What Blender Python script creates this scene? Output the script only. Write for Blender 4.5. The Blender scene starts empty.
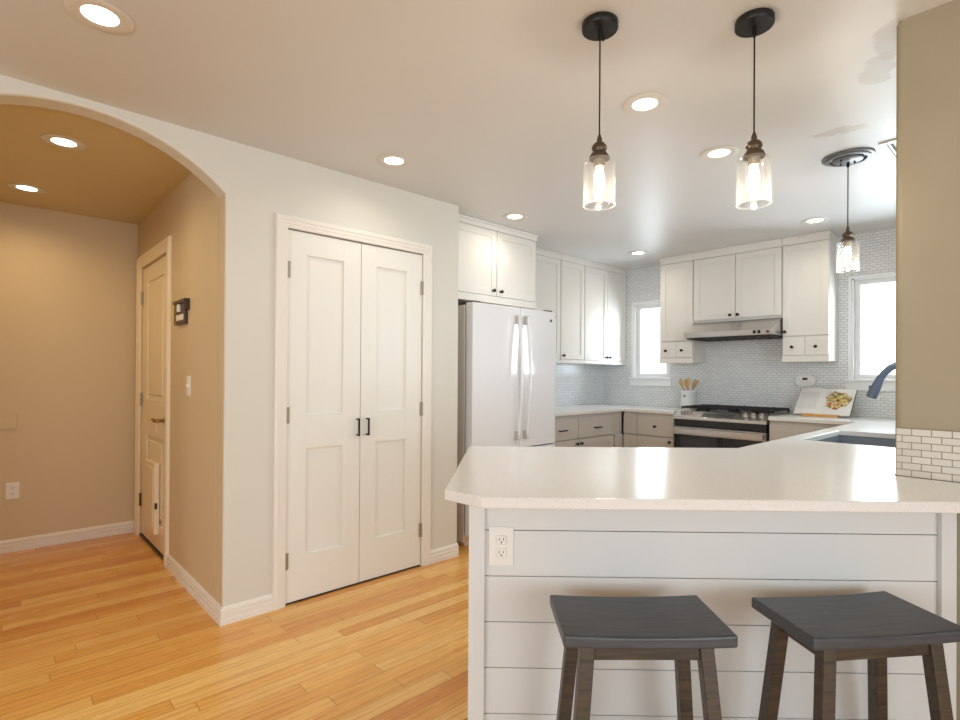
import bpy, bmesh, math, random
from mathutils import Vector, Matrix
R = math.radians
PI = math.pi
scene = bpy.context.scene
col = scene.collection
rnd = random.Random(7)

# ------------------------------------------------------------------ camera
CAM_H = 1.27
yaw, pitch, roll = R(47.2647), R(0.2539), R(0.3556)
Fv = Vector((math.cos(yaw) * math.cos(pitch), math.sin(yaw) * math.cos(pitch), math.sin(pitch)))
R0 = Vector((math.sin(yaw), -math.cos(yaw), 0))
U0 = R0.cross(Fv)
Rv = R0 * math.cos(roll) + U0 * math.sin(roll)
Uv = U0 * math.cos(roll) - R0 * math.sin(roll)
cam_data = bpy.data.cameras.new('camera')
cam = bpy.data.objects.new('camera', cam_data)
col.objects.link(cam)
cam.matrix_world = Matrix(((Rv.x, Uv.x, -Fv.x, 0), (Rv.y, Uv.y, -Fv.y, 0), (Rv.z, Uv.z, -Fv.z, CAM_H), (0, 0, 0, 1)))
cam_data.sensor_width = 36
cam_data.lens = 534.19 / 960 * 36
cam_data.shift_y = (372.184 - 360) / 960
cam_data.clip_start = 0.02
scene.camera = cam

# ------------------------------------------------------------------ world, light, exposure
scene.view_settings.view_transform = 'Standard'
scene.view_settings.look = 'None'
scene.view_settings.gamma = 1
scene.view_settings.exposure = -0.04
world = bpy.data.worlds.new('world')
scene.world = world
world.use_nodes = True
world.node_tree.nodes['Background'].inputs[0].default_value = (0.90, 0.95, 1.0, 1)
world.node_tree.nodes['Background'].inputs[1].default_value = 2.4
scene.cycles.max_bounces = 10
scene.cycles.diffuse_bounces = 6
scene.cycles.glossy_bounces = 4
scene.cycles.transmission_bounces = 8
scene.cycles.transparent_max_bounces = 12
scene.cycles.sample_clamp_indirect = 6
scene.cycles.caustics_reflective = False
scene.cycles.caustics_refractive = False


def area_light(name, loc, direction, sx, sy, watts, color):
    d = bpy.data.lights.new(name, 'AREA')
    d.shape = 'RECTANGLE'
    d.size, d.size_y = sx, sy
    d.energy = watts
    d.color = color
    o = bpy.data.objects.new(name, d)
    col.objects.link(o)
    o.location = loc
    o.rotation_euler = Vector(direction).to_track_quat('-Z', 'Y').to_euler()
    return o


DAY = (0.82, 0.93, 1.0)
DAYK = (0.80, 0.91, 1.0)
# area lamps added at unseen openings behind the camera to light the room
area_light('added_fill_rear', (-0.7, -4.35, 1.15), (0, 1, 0), 3.6, 2.0, 76, DAY)
area_light('added_fill_side', (-3.85, -0.6, 1.35), (1, 0, 0), 3.2, 1.7, 75, DAY)
# daylight through the range wall windows
area_light('daylight_window_range_far', (5.36, 3.0, 1.65), (-1, 0, 0), 0.38, 0.76, 11, DAYK)
area_light('daylight_window_range_near', (5.36, 0.83, 1.65), (-1, 0, 0), 0.62, 0.76, 22, DAYK)
area_light('added_fill_sink', (3.55, 0.24, 1.62), (0, 1, 0), 1.0, 0.74, 15, DAYK)  # added lamp at an unseen opening, for bluish light on the ceiling

WARM = (1.0, 0.90, 0.75)
WARM_HALL = (1.0, 0.74, 0.38)
DOWN_W = 13.0
PEND_W = 4.5


# ------------------------------------------------------------------ materials
def lin(c):
    return tuple((x / 12.92 if x <= 0.04045 else ((x + 0.055) / 1.055) ** 2.4) for x in [v / 255 for v in c])


class NT:
    def __init__(self, name):
        self.m = bpy.data.materials.new(name)
        self.m.use_nodes = True
        self.n = self.m.node_tree.nodes
        self.l = self.m.node_tree.links
        self.b = self.n['Principled BSDF']
        self.out = self.n['Material Output']

    def node(self, t, **kw):
        n = self.n.new(t)
        for k, v in kw.items():
            setattr(n, k, v)
        return n

    def math(self, op, a, b=None, c=None):
        n = self.node('ShaderNodeMath', operation=op)
        for i, v in enumerate((a, b, c)):
            if v is None:
                continue
            if isinstance(v, (int, float)):
                n.inputs[i].default_value = v
            else:
                self.l.new(v, n.inputs[i])
        return n.outputs[0]

    def mix(self, fac, a, b, mode='MIX'):
        n = self.node('ShaderNodeMix', data_type='RGBA', blend_type=mode)
        for i, v in ((0, fac), (6, a), (7, b)):
            if isinstance(v, (int, float)):
                n.inputs[i].default_value = v
            elif isinstance(v, tuple):
                n.inputs[i].default_value = (*v[:3], 1)
            else:
                self.l.new(v, n.inputs[i])
        return n.outputs[2]

    def coords(self, kind='Object', scale=(1, 1, 1)):
        tc = self.node('ShaderNodeTexCoord')
        mp = self.node('ShaderNodeMapping')
        mp.inputs['Scale'].default_value = scale
        self.l.new(tc.outputs[kind], mp.inputs[0])
        return mp.outputs[0]

    def noise(self, vec, scale, detail=4, rough=0.5):
        n = self.node('ShaderNodeTexNoise')
        n.inputs['Scale'].default_value = scale
        n.inputs['Detail'].default_value = detail
        n.inputs['Roughness'].default_value = rough
        if vec is not None:
            self.l.new(vec, n.inputs['Vector'])
        return n.outputs[0]

    def ramp(self, fac, stops):
        n = self.node('ShaderNodeValToRGB')
        e = n.color_ramp.elements
        while len(e) < len(stops):
            e.new(0.5)
        for i, (p, c) in enumerate(stops):
            e[i].position = p
            e[i].color = (*c[:3], 1) if isinstance(c, tuple) else (c, c, c, 1)
        self.l.new(fac, n.inputs[0])
        return n.outputs[0]

    def bump(self, h, strength, dist=0.002):
        n = self.node('ShaderNodeBump')
        n.inputs['Strength'].default_value = strength
        n.inputs['Distance'].default_value = dist
        self.l.new(h, n.inputs['Height'])
        self.l.new(n.outputs[0], self.b.inputs['Normal'])

    def set(self, **kw):
        for k, v in kw.items():
            k = k.replace('_', ' ')
            if isinstance(v, (int, float)):
                self.b.inputs[k].default_value = v
            elif isinstance(v, tuple):
                self.b.inputs[k].default_value = (*v[:3], 1)
            else:
                self.l.new(v, self.b.inputs[k])
        return self


def paint(name, rgb, rough=0.5, var=0.03, nscale=3.0, bump=0.0, bscale=120, metal=0.0, coat=0.0):
    t = NT(name)
    c = lin(rgb)
    v = t.coords()
    n = t.noise(v, nscale)
    lo = tuple(x * (1 - var) for x in c)
    hi = tuple(min(1, x * (1 + var)) for x in c)
    t.set(Base_Color=t.mix(n, lo, hi), Roughness=rough, Metallic=metal)
    if coat:
        t.set(Coat_Weight=coat, Coat_Roughness=0.08)
    if bump:
        t.bump(t.noise(v, bscale, 3), bump)
    return t.m


def emit(name, rgb, strength):
    t = NT(name)
    t.set(Base_Color=rgb, Emission_Color=rgb, Emission_Strength=strength)
    return t.m


def glass(name, tint=(1, 1, 1), gloss=1.0, seeded=False, base_refl=0.04):
    """clear glass that lets light through without caustics: fresnel mix of transparent and glossy"""
    t = NT(name)
    t.n.remove(t.b)
    tr = t.node('ShaderNodeBsdfTransparent')
    tr.inputs[0].default_value = (*tint, 1)
    gl = t.node('ShaderNodeBsdfGlossy')
    gl.inputs['Roughness'].default_value = 0.03
    fr = t.node('ShaderNodeLayerWeight')
    fr.inputs[0].default_value = 0.12 if seeded else 0.2
    fac = t.math('MULTIPLY', fr.outputs['Facing' if seeded else 'Fresnel'], gloss)
    if seeded:
        v = t.coords()
        vo = t.node('ShaderNodeTexVoronoi')
        vo.inputs['Scale'].default_value = 110
        t.l.new(v, vo.inputs['Vector'])
        sp = t.ramp(vo.outputs['Distance'], [(0.0, 1.0), (0.16, 1.0), (0.26, 0.0)])
        msk = t.ramp(t.noise(v, 28, 2), [(0.45, 0.0), (0.55, 1.0)])
        s = t.math('MULTIPLY', sp, msk)
        fac = t.math('ADD', t.math('MULTIPLY', fac, 0.5), t.math('ADD', t.math('MULTIPLY', s, 0.55), 0.035))
        bp = t.node('ShaderNodeBump')
        bp.inputs['Strength'].default_value = 0.6
        bp.inputs['Distance'].default_value = 0.002
        t.l.new(t.noise(v, 60, 2), bp.inputs['Height'])
        t.l.new(bp.outputs[0], gl.inputs['Normal'])
    mx = t.node('ShaderNodeMixShader')
    t.l.new(fac, mx.inputs[0])
    t.l.new(tr.outputs[0], mx.inputs[1])
    if seeded:
        tl = t.node('ShaderNodeBsdfTranslucent')
        tl.inputs[0].default_value = (1, 0.97, 0.92, 1)
        m2 = t.node('ShaderNodeMixShader')
        m2.inputs[0].default_value = 0.12
        t.l.new(gl.outputs[0], m2.inputs[1])
        t.l.new(tl.outputs[0], m2.inputs[2])
        t.l.new(m2.outputs[0], mx.inputs[2])
    else:
        t.l.new(gl.outputs[0], mx.inputs[2])
    t.l.new(mx.outputs[0], t.out.inputs[0])
    return t.m


def wood_floor():
    t = NT('oak_strip_floor')
    tc = t.node('ShaderNodeTexCoord')
    sp = t.node('ShaderNodeSeparateXYZ')
    t.l.new(tc.outputs['Object'], sp.inputs[0])
    x, y = sp.outputs[0], sp.outputs[1]
    W, L = 0.078, 1.05
    yr = t.math('DIVIDE', y, W)
    row = t.math('FLOOR', yr)
    fy = t.math('FRACT', yr)
    wn = t.node('ShaderNodeTexWhiteNoise', noise_dimensions='1D')
    t.l.new(row, wn.inputs['W'])
    xo = t.math('ADD', t.math('DIVIDE', x, L), t.math('MULTIPLY', wn.outputs[0], 7.31))
    cl = t.math('FLOOR', xo)
    fx = t.math('FRACT', xo)
    cmb = t.node('ShaderNodeCombineXYZ')
    t.l.new(row, cmb.inputs[0])
    t.l.new(cl, cmb.inputs[1])
    pn = t.node('ShaderNodeTexWhiteNoise', noise_dimensions='2D')
    t.l.new(cmb.outputs[0], pn.inputs['Vector'])
    tone = t.ramp(pn.outputs[0], [(0.0, lin((214, 147, 68))), (0.3, lin((227, 168, 84))), (0.7, lin((235, 182, 98))), (1.0, lin((241, 198, 122)))])
    # grain, stretched along the boards and shifted per board
    gx = t.math('ADD', t.math('MULTIPLY', x, 2.4), t.math('MULTIPLY', pn.outputs[0], 37.0))
    gy = t.math('MULTIPLY', y, 17.0)
    gv = t.node('ShaderNodeCombineXYZ')
    t.l.new(gx, gv.inputs[0])
    t.l.new(gy, gv.inputs[1])
    t.l.new(t.math('MULTIPLY', pn.outputs[0], 11.0), gv.inputs[2])
    g = t.noise(gv.outputs[0], 1.6, 6, 0.62)
    wv = t.node('ShaderNodeTexWave', wave_type='BANDS', bands_direction='Y')
    wv.inputs['Scale'].default_value = 0.55
    wv.inputs['Distortion'].default_value = 9.0
    wv.inputs['Detail'].default_value = 2.0
    wv.inputs['Detail Scale'].default_value = 0.7
    t.l.new(gv.outputs[0], wv.inputs['Vector'])
    gr = t.math('ADD', t.math('MULTIPLY', g, 0.78), t.math('MULTIPLY', wv.outputs['Fac'], 0.22))
    grain = t.ramp(gr, [(0.25, lin((214, 176, 128))), (0.5, (0.95, 0.93, 0.9)), (0.75, (1, 1, 1))])
    c = t.mix(0.7, tone, grain, 'MULTIPLY')
    e1 = t.math('LESS_THAN', t.math('MINIMUM', fy, t.math('SUBTRACT', 1.0, fy)), 0.020)
    e2 = t.math('LESS_THAN', t.math('MINIMUM', fx, t.math('SUBTRACT', 1.0, fx)), 0.0016)
    edge = t.math('MAXIMUM', e1, e2)
    c = t.mix(t.math('MULTIPLY', edge, 0.6), c, lin((120, 70, 30)))
    t.set(Base_Color=c, Roughness=t.math('ADD', 0.2, t.math('MULTIPLY', g, 0.12)), Coat_Weight=0.25, Coat_Roughness=0.12)
    h = t.math('SUBTRACT', t.math('MULTIPLY', gr, 0.15), edge)
    t.bump(h, 0.25, 0.001)
    return t.m


def tile(name, plane, base, alt, grout, rough=0.22):
    t = NT(name)
    tc = t.node('ShaderNodeTexCoord')
    sp = t.node('ShaderNodeSeparateXYZ')
    t.l.new(tc.outputs['Object'], sp.inputs[0])
    cb = t.node('ShaderNodeCombineXYZ')
    t.l.new(sp.outputs[0 if plane == 'X' else 1], cb.inputs[0])
    t.l.new(t.math('SUBTRACT', sp.outputs[2], 0.9455), cb.inputs[1])
    br = t.node('ShaderNodeTexBrick')
    br.inputs['Scale'].default_value = 1
    br.inputs['Brick Width'].default_value = 0.0497
    br.inputs['Row Height'].default_value = 0.0224
    br.inputs['Mortar Size'].default_value = 0.0017
    br.inputs['Mortar Smooth'].default_value = 0.3
    br.inputs['Color1'].default_value = (*lin(base), 1)
    br.inputs['Color2'].default_value = (*lin(alt), 1)
    br.inputs['Mortar'].default_value = (*lin(grout), 1)
    t.l.new(cb.outputs[0], br.inputs[0])
    ro = t.math('ADD', rough, t.math('MULTIPLY', br.outputs['Fac'], 0.5))
    t.set(Base_Color=br.outputs['Color'], Roughness=ro)
    t.bump(t.math('SUBTRACT', 1.0, br.outputs['Fac']), 0.35, 0.0012)
    return t.m


def quartz():
    t = NT('pale_quartz')
    v = t.coords()
    n = t.noise(v, 260, 2)
    n2 = t.noise(v, 5, 4)
    c = t.ramp(n, [(0.30, lin((204, 203, 201))), (0.40, lin((221, 221, 220))), (0.7, lin((226, 226, 226)))])
    c = t.mix(t.math('MULTIPLY', n2, 0.15), c, lin((216, 212, 206)))
    t.set(Base_Color=c, Roughness=0.19, Specular_IOR_Level=0.4)
    return t.m


def ceiling_mat():
    t = NT('ceiling_paint')
    v = t.coords()
    n = t.noise(v, 1.2, 3)
    c = lin((210, 211, 211))
    base = t.mix(n, tuple(x * 0.97 for x in c), tuple(min(1, x * 1.03) for x in c))
    # taupe spots with noisy edges mixed in near the vent and the pillar
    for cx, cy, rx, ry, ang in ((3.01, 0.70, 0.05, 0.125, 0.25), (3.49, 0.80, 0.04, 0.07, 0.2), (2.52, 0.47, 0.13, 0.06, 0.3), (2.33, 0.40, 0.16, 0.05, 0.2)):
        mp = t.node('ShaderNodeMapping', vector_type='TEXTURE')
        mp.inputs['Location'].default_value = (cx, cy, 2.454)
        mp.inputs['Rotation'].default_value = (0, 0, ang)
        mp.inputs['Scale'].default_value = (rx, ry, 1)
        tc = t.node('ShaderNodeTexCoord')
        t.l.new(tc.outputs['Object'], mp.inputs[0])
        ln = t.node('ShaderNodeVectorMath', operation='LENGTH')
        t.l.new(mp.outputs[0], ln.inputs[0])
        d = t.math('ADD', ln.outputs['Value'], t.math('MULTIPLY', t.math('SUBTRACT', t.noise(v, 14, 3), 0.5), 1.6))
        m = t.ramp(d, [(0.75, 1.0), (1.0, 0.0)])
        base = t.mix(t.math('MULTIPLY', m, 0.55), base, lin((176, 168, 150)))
    t.set(Base_Color=base, Roughness=0.42)
    t.bump(t.noise(v, 90, 3), 0.10, 0.002)
    return t.m


def stool_wood(name='charcoal_wood', lo=(58, 61, 66), hi=(80, 84, 90)):
    t = NT(name)
    v = t.coords('Object', (3, 30, 30))
    n = t.noise(v, 3, 5, 0.6)
    n2 = t.noise(t.coords(), 6, 3)
    c = t.ramp(n, [(0.3, lin(lo)), (0.7, lin(hi))])
    t.set(Base_Color=c, Roughness=t.math('ADD', 0.30, t.math('MULTIPLY', n2, 0.15)))
    t.bump(n, 0.12, 0.001)
    return t.m


def steel():
    t = NT('brushed_steel')
    v = t.coords('Object', (1, 60, 60))
    n = t.noise(v, 12, 3)
    t.set(Base_Color=lin((190, 186, 182)), Metallic=0.9, Roughness=t.math('ADD', 0.22, t.math('MULTIPLY', n, 0.15)))
    return t.m


def food():
    t = NT('salad_photo_print')
    v = t.coords()
    vo = t.node('ShaderNodeTexVoronoi')
    vo.inputs['Scale'].default_value = 55
    t.l.new(v, vo.inputs['Vector'])
    sx = t.node('ShaderNodeSeparateColor')
    t.l.new(vo.outputs['Color'], sx.inputs[0])
    c = t.ramp(sx.outputs[0], [(0.0, lin((70, 84, 40))), (0.2, lin((205, 170, 60))), (0.45, lin((228, 205, 160))), (0.62, lin((180, 80, 60))), (0.75, lin((110, 130, 50))), (1.0, lin((236, 222, 190)))])
    t.set(Base_Color=c, Roughness=0.4)
    return t.m


def page_mat():
    t = NT('printed_page')
    tc = t.node('ShaderNodeTexCoord')
    sp = t.node('ShaderNodeSeparateXYZ')
    t.l.new(tc.outputs['Object'], sp.inputs[0])
    x, z = sp.outputs[0], sp.outputs[1]
    line = t.math('LESS_THAN', t.math('FRACT', t.math('MULTIPLY', z, 110)), 0.45)
    inx = t.math('MULTIPLY', t.math('GREATER_THAN', x, -0.185), t.math('LESS_THAN', x, -0.045))
    inz = t.math('MULTIPLY', t.math('GREATER_THAN', z, 0.05), t.math('LESS_THAN', z, 0.25))
    m = t.math('MULTIPLY', t.math('MULTIPLY', line, inx), t.math('MULTIPLY', inz, 0.35))
    t.set(Base_Color=t.mix(m, lin((232, 230, 228)), lin((110, 110, 118))), Roughness=0.5)
    return t.m


M = {}
M['wall'] = paint('greige_wall_paint', (210, 208, 200), 0.55, 0.015, bump=0.08)
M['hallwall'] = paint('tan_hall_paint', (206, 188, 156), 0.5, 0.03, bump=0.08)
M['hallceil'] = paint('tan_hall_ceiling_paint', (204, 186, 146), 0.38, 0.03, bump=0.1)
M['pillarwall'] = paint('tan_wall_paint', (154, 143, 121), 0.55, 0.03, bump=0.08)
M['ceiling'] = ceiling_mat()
M['floor'] = wood_floor()
M['trim'] = paint('white_trim_paint', (228, 224, 218), 0.35, 0.01)
M['door'] = paint('white_door_paint', (228, 228, 223), 0.38, 0.01)
M['halldoor'] = paint('cream_door_paint', (238, 228, 206), 0.35, 0.01)
M['cab'] = paint('white_cabinet_paint', (225, 223, 218), 0.36, 0.01)
M['basecab'] = paint('taupe_cabinet_paint', (188, 183, 176), 0.4, 0.01)
M['ship'] = paint('white_shiplap_paint', (216, 218, 218), 0.42, 0.02)
M['gap'] = paint('dark_gap', (60, 56, 50), 0.8)
M['tileX'] = tile('mini_subway_tile_kitchen', 'X', (232, 235, 237), (222, 226, 229), (168, 172, 175))
M['tileY'] = tile('mini_subway_tile_range', 'Y', (232, 235, 237), (222, 226, 229), (168, 172, 175))
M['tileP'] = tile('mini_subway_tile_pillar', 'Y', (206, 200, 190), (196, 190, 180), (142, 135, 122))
M['quartz'] = quartz()
M['black'] = paint('black_metal', (34, 32, 31), 0.4, 0.02, metal=0.4)
M['bronze'] = paint('dark_bronze', (92, 80, 66), 0.38, 0.05, metal=0.7)
M['graymetal'] = paint('grey_metal', (120, 122, 124), 0.4, 0.02, metal=0.5)
M['nickel'] = paint('satin_nickel', (168, 158, 140), 0.4, 0.02, metal=0.6)
M['brass'] = paint('antique_brass', (150, 116, 66), 0.35, 0.02, metal=0.85)
M['steel'] = steel()
M['blackglass'] = paint('black_oven_glass', (26, 28, 34), 0.06, 0.0)
M['enamel'] = paint('black_enamel', (28, 28, 29), 0.35, 0.02)
M['display'] = paint('smoked_display', (84, 82, 82), 0.2, 0.0)
M['iron'] = paint('cast_iron', (24, 24, 25), 0.6, 0.02)
M['fridge'] = paint('gloss_white_enamel', (226, 228, 232), 0.12, 0.0, coat=0.5)
M['fridgeside'] = paint('white_enamel_side', (224, 216, 208), 0.35, 0.0)
M['fridgegrey'] = paint('silver_grey_plastic', (190, 187, 184), 0.35, 0.0, metal=0.3)
M['stool'] = stool_wood()
M['stoolleg'] = stool_wood('brown_black_wood', (50, 46, 43), (86, 73, 60))  # browner tone than the seat, varied by noise
M['plastic'] = paint('white_plastic', (232, 230, 226), 0.35, 0.0)
M['slot'] = paint('dark_slot', (50, 46, 42), 0.6, 0.0)
M['vinyl'] = paint('white_vinyl', (236, 238, 240), 0.35, 0.0)
M['glass'] = glass('window_glass')
M['shade'] = glass('seeded_glass', gloss=0.75, seeded=True)
M['bulbglass'] = emit('warm_bulb', (1.0, 0.80, 0.50), 14)
M['lens'] = emit('lit_lens', (1.0, 0.90, 0.72), 7)
M['lens_hall'] = emit('lit_lens_hall', (1.0, 0.93, 0.80), 7)
M['baffle'] = paint('white_light_trim', (214, 211, 206), 0.45, 0.0)
M['faucet'] = paint('slate_blue_matte_metal', (86, 100, 118), 0.4, 0.02, metal=0.3)
M['sink'] = paint('slate_grey_sink', (132, 141, 152), 0.4, 0.03, metal=0.2)
M['ceramic'] = paint('white_ceramic', (228, 230, 230), 0.2, 0.0)
M['spoon'] = paint('pale_wood', (208, 166, 112), 0.5, 0.15, 20)
M['ledge'] = paint('honey_wood', (206, 158, 92), 0.45, 0.1, 20)
M['paper'] = paint('book_paper', (234, 232, 230), 0.5, 0.0)
M['page'] = page_mat()
M['food'] = food()
M['sponge'] = paint('blue_plastic', (58, 104, 160), 0.5, 0.0)
M['espresso'] = paint('dark_brown_wood', (48, 28, 20), 0.35, 0.05)
M['screen'] = paint('dark_display', (40, 44, 46), 0.15, 0.0)
M['green'] = paint('leaf_green_ink', (90, 120, 50), 0.5, 0.1)
M['siding'] = paint('pale_siding', (248, 249, 250), 0.7, 0.02)
M['grass'] = paint('lawn', (150, 158, 130), 0.9, 0.1)


# ------------------------------------------------------------------ mesh helpers
def new():
    return bmesh.new()


def box(bm, x0, x1, y0, y1, z0, z1, bev=0.0, seg=2, mat=0):
    m = Matrix.Translation(((x0 + x1) / 2, (y0 + y1) / 2, (z0 + z1) / 2)) @ Matrix.Diagonal((abs(x1 - x0), abs(y1 - y0), abs(z1 - z0), 1))
    g = bmesh.ops.create_cube(bm, size=1, matrix=m)
    vs = g['verts']
    fs = list({f for v in vs for f in v.link_faces})
    for f in fs:
        f.material_index = mat
    if bev > 0:
        es = list({e for v in vs for e in v.link_edges})
        bmesh.ops.bevel(bm, geom=es, offset=bev, segments=seg, profile=0.5, affect='EDGES')


def lathe(bm, prof, n=24, T=Matrix.Identity(4), cap0=True, cap1=True, mat=0):
    rings = []
    for r, z in prof:
        rings.append([bm.verts.new(T @ Vector((r * math.cos(2 * PI * i / n), r * math.sin(2 * PI * i / n), z))) for i in range(n)])
    fs = []
    for a, b in zip(rings, rings[1:]):
        for i in range(n):
            j = (i + 1) % n
            fs.append(bm.faces.new((a[i], a[j], b[j], b[i])))
    if cap0:
        fs.append(bm.faces.new(list(reversed(rings[0]))))
    if cap1:
        fs.append(bm.faces.new(rings[-1]))
    for f in fs:
        f.material_index = mat
        f.smooth = True


def tube(bm, pts, rad, n=12, mat=0, flat=1.0):
    pts = [Vector(p) for p in pts]
    rads = rad if isinstance(rad, (list, tuple)) else [rad] * len(pts)
    rings = []
    up = None
    for i, p in enumerate(pts):
        d = (pts[min(i + 1, len(pts) - 1)] - pts[max(i - 1, 0)]).normalized()
        if up is None:
            up = Vector((0, 0, 1)) if abs(d.z) < 0.9 else Vector((1, 0, 0))
        s = d.cross(up).normalized()
        u = s.cross(d).normalized()
        up = u
        rings.append([bm.verts.new(p + (s * math.cos(2 * PI * k / n) + u * math.sin(2 * PI * k / n) * flat) * rads[i]) for k in range(n)])
    for a, b in zip(rings, rings[1:]):
        for k in range(n):
            j = (k + 1) % n
            f = bm.faces.new((a[k], a[j], b[j], b[k]))
            f.smooth = True
            f.material_index = mat
    bm.faces.new(list(reversed(rings[0]))).material_index = mat
    bm.faces.new(rings[-1]).material_index = mat


def prism(bm, poly, a0, a1, axis='z', mat=0, bev=0.0):
    """extrude a 2-D outline between a0 and a1 along an axis; outline in the other two axes (cyclic xyz order kept as given)"""
    def P(u, v, a):
        return {'z': (u, v, a), 'y': (u, a, v), 'x': (a, u, v)}[axis]
    lo = [bm.verts.new(P(u, v, a0)) for u, v in poly]
    hi = [bm.verts.new(P(u, v, a1)) for u, v in poly]
    n = len(poly)
    fs = [bm.faces.new(lo), bm.faces.new(hi)]
    for i in range(n):
        j = (i + 1) % n
        fs.append(bm.faces.new((lo[i], lo[j], hi[j], hi[i])))
    for f in fs:
        f.material_index = mat
    bmesh.ops.recalc_face_normals(bm, faces=fs)
    if bev > 0:
        es = [e for e in {e for f in fs for e in f.edges}]
        bmesh.ops.bevel(bm, geom=es, offset=bev, segments=2, profile=0.5, affect='EDGES')
    return fs


def leg_bm(bm, p0, p1, w0, d0, w1, d1, bev=0.003):
    """tapered square leg from p0 (bottom) to p1 (top)"""
    p0, p1 = Vector(p0), Vector(p1)
    vs = []
    for p, w, d in ((p0, w0, d0), (p1, w1, d1)):
        vs.append([bm.verts.new(p + Vector((sx * w / 2, sy * d / 2, 0))) for sx, sy in ((-1, -1), (1, -1), (1, 1), (-1, 1))])
    fs = [bm.faces.new(list(reversed(vs[0]))), bm.faces.new(vs[1])]
    for i in range(4):
        j = (i + 1) % 4
        fs.append(bm.faces.new((vs[0][i], vs[0][j], vs[1][j], vs[1][i])))
    es = list({e for f in fs for e in f.edges})
    bmesh.ops.bevel(bm, geom=es, offset=bev, segments=2, profile=0.5, affect='EDGES')


def obj(name, bm, mats, parent=None, loc=(0, 0, 0), rotz=0.0, smooth=False):
    bmesh.ops.recalc_face_normals(bm, faces=bm.faces[:])
    for e in bm.edges:
        if len(e.link_faces) == 2 and e.calc_face_angle(0) > 0.62:
            e.smooth = False
    me = bpy.data.meshes.new(name)
    bm.to_mesh(me)
    bm.free()
    for m in (mats if isinstance(mats, (list, tuple)) else [mats]):
        me.materials.append(M[m] if isinstance(m, str) else m)
    o = bpy.data.objects.new(name, me)
    col.objects.link(o)
    o.location = loc
    o.rotation_euler = (0, 0, rotz)
    if parent is not None:
        o.parent = parent
    if smooth:
        for p in me.polygons:
            p.use_smooth = True
    return o


def thing(name, label, cat, loc=(0, 0, 0), rotz=0.0, group=None):
    o = bpy.data.objects.new(name, None)
    o.empty_display_size = 0.1
    col.objects.link(o)
    o.location = loc
    o.rotation_euler = (0, 0, rotz)
    tag(o, label, cat, group)
    return o


def tag(o, label, cat, group=None):
    o['label'] = label
    o['category'] = cat
    if group:
        o['group'] = group
    return o


def struct(name, bm, mats, parent=None, label=None, cat=None, loc=(0, 0, 0), rotz=0.0):
    o = obj(name, bm, mats, parent, loc, rotz)
    if parent is None:
        o['kind'] = 'structure'
        if label:
            o['label'] = label
        if cat:
            o['category'] = cat
    return o


def struct_empty(name, label, cat, loc=(0, 0, 0), rotz=0.0):
    o = thing(name, label, cat, loc, rotz)
    o['kind'] = 'structure'
    return o


def copy_tree(o, parent=None):
    c = o.copy()
    col.objects.link(c)
    c.parent = parent
    for ch in list(o.children):
        copy_tree(ch, c)
    return c


# ------------------------------------------------------------------ key planes (metres)
PW = 2.862      # pantry wall face
HX = 0.884      # hall side wall face
HB = 5.010      # hall end wall
CE = 2.454      # ceiling
KX = 2.439      # end of pantry wall / fridge alcove
WX = 5.279      # range wall face
WY = 3.590      # kitchen back wall face
PX = 2.219      # pillar wall face
PY = 0.364      # pillar wall end
SY = 0.330      # sink wall face
CT = 0.945      # counter top
CB = 0.915      # counter underside
TH = 0.12

# ------------------------------------------------------------------ room shell
b = new(); box(b, -4.0, 5.6, -4.5, 5.3, -0.1, 0.0)
struct('floor', b, 'floor', label='honey oak strip floor with boards running along the pantry wall', cat='floor')
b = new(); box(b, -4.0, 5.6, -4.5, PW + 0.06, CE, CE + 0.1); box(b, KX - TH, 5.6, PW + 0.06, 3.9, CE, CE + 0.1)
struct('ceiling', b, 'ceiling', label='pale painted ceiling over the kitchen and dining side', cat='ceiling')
b = new(); box(b, -0.6, KX - TH, PW + 0.06, 5.3, CE, CE + 0.1)
struct('ceiling_hall', b, 'hallceil', label='tan ceiling of the hall beyond the arch', cat='ceiling')

# pantry wall with arch and door opening, one outline
ACX, ACZ, AR = 0.295, 1.570, 0.848
az = math.sqrt(AR * AR - (HX - ACX) ** 2) + ACZ
a0 = math.atan2(az - ACZ, HX - ACX)
arch = [(ACX + AR * math.cos(a), ACZ + AR * math.sin(a)) for a in [a0 + (PI - 2 * a0) * i / 28 for i in range(29)]]
arch = [(HX, 0)] + arch + [(2 * ACX - HX, 0)]
outline = [(-4.0, 0), (-4.0, CE), (KX, CE), (KX, 0), (2.122, 0), (2.122, 2.066), (1.204, 2.066), (1.204, 0)] + arch
b = new()
lo = [b.verts.new((x, PW, z)) for x, z in outline]
hi = [b.verts.new((x, PW + TH, z)) for x, z in outline]
f1 = b.faces.new(lo); f2 = b.faces.new(hi)
n = len(outline)
for i in range(n):
    j = (i + 1) % n
    b.faces.new((lo[i], lo[j], hi[j], hi[i]))
be = []
for i in range(8, n - 1):
    for ring in (lo, hi):
        e = b.edges.get((ring[i], ring[i + 1]))
        if e:
            be.append(e)
be.append(b.edges.get((lo[2], lo[3])))
bmesh.ops.recalc_face_normals(b, faces=b.faces[:])
res = bmesh.ops.bevel(b, geom=be, offset=0.014, segments=4, profile=0.5, affect='EDGES')
for f in res['faces']:
    f.smooth = True
for f in b.faces:
    cc = f.calc_center_median()
    if abs(f.normal.x) > 0.9 and abs(cc.x - HX) < 0.01 and PW + 0.01 < cc.y < PW + TH:
        f.material_index = 1
struct('wall_pantry', b, ['wall', 'hallwall'], label='light greige wall with the arch and the pantry doors', cat='wall')


def yz_wall(bm, x0, x1, outline):
    prism(bm, outline, x0, x1, 'x')


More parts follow.
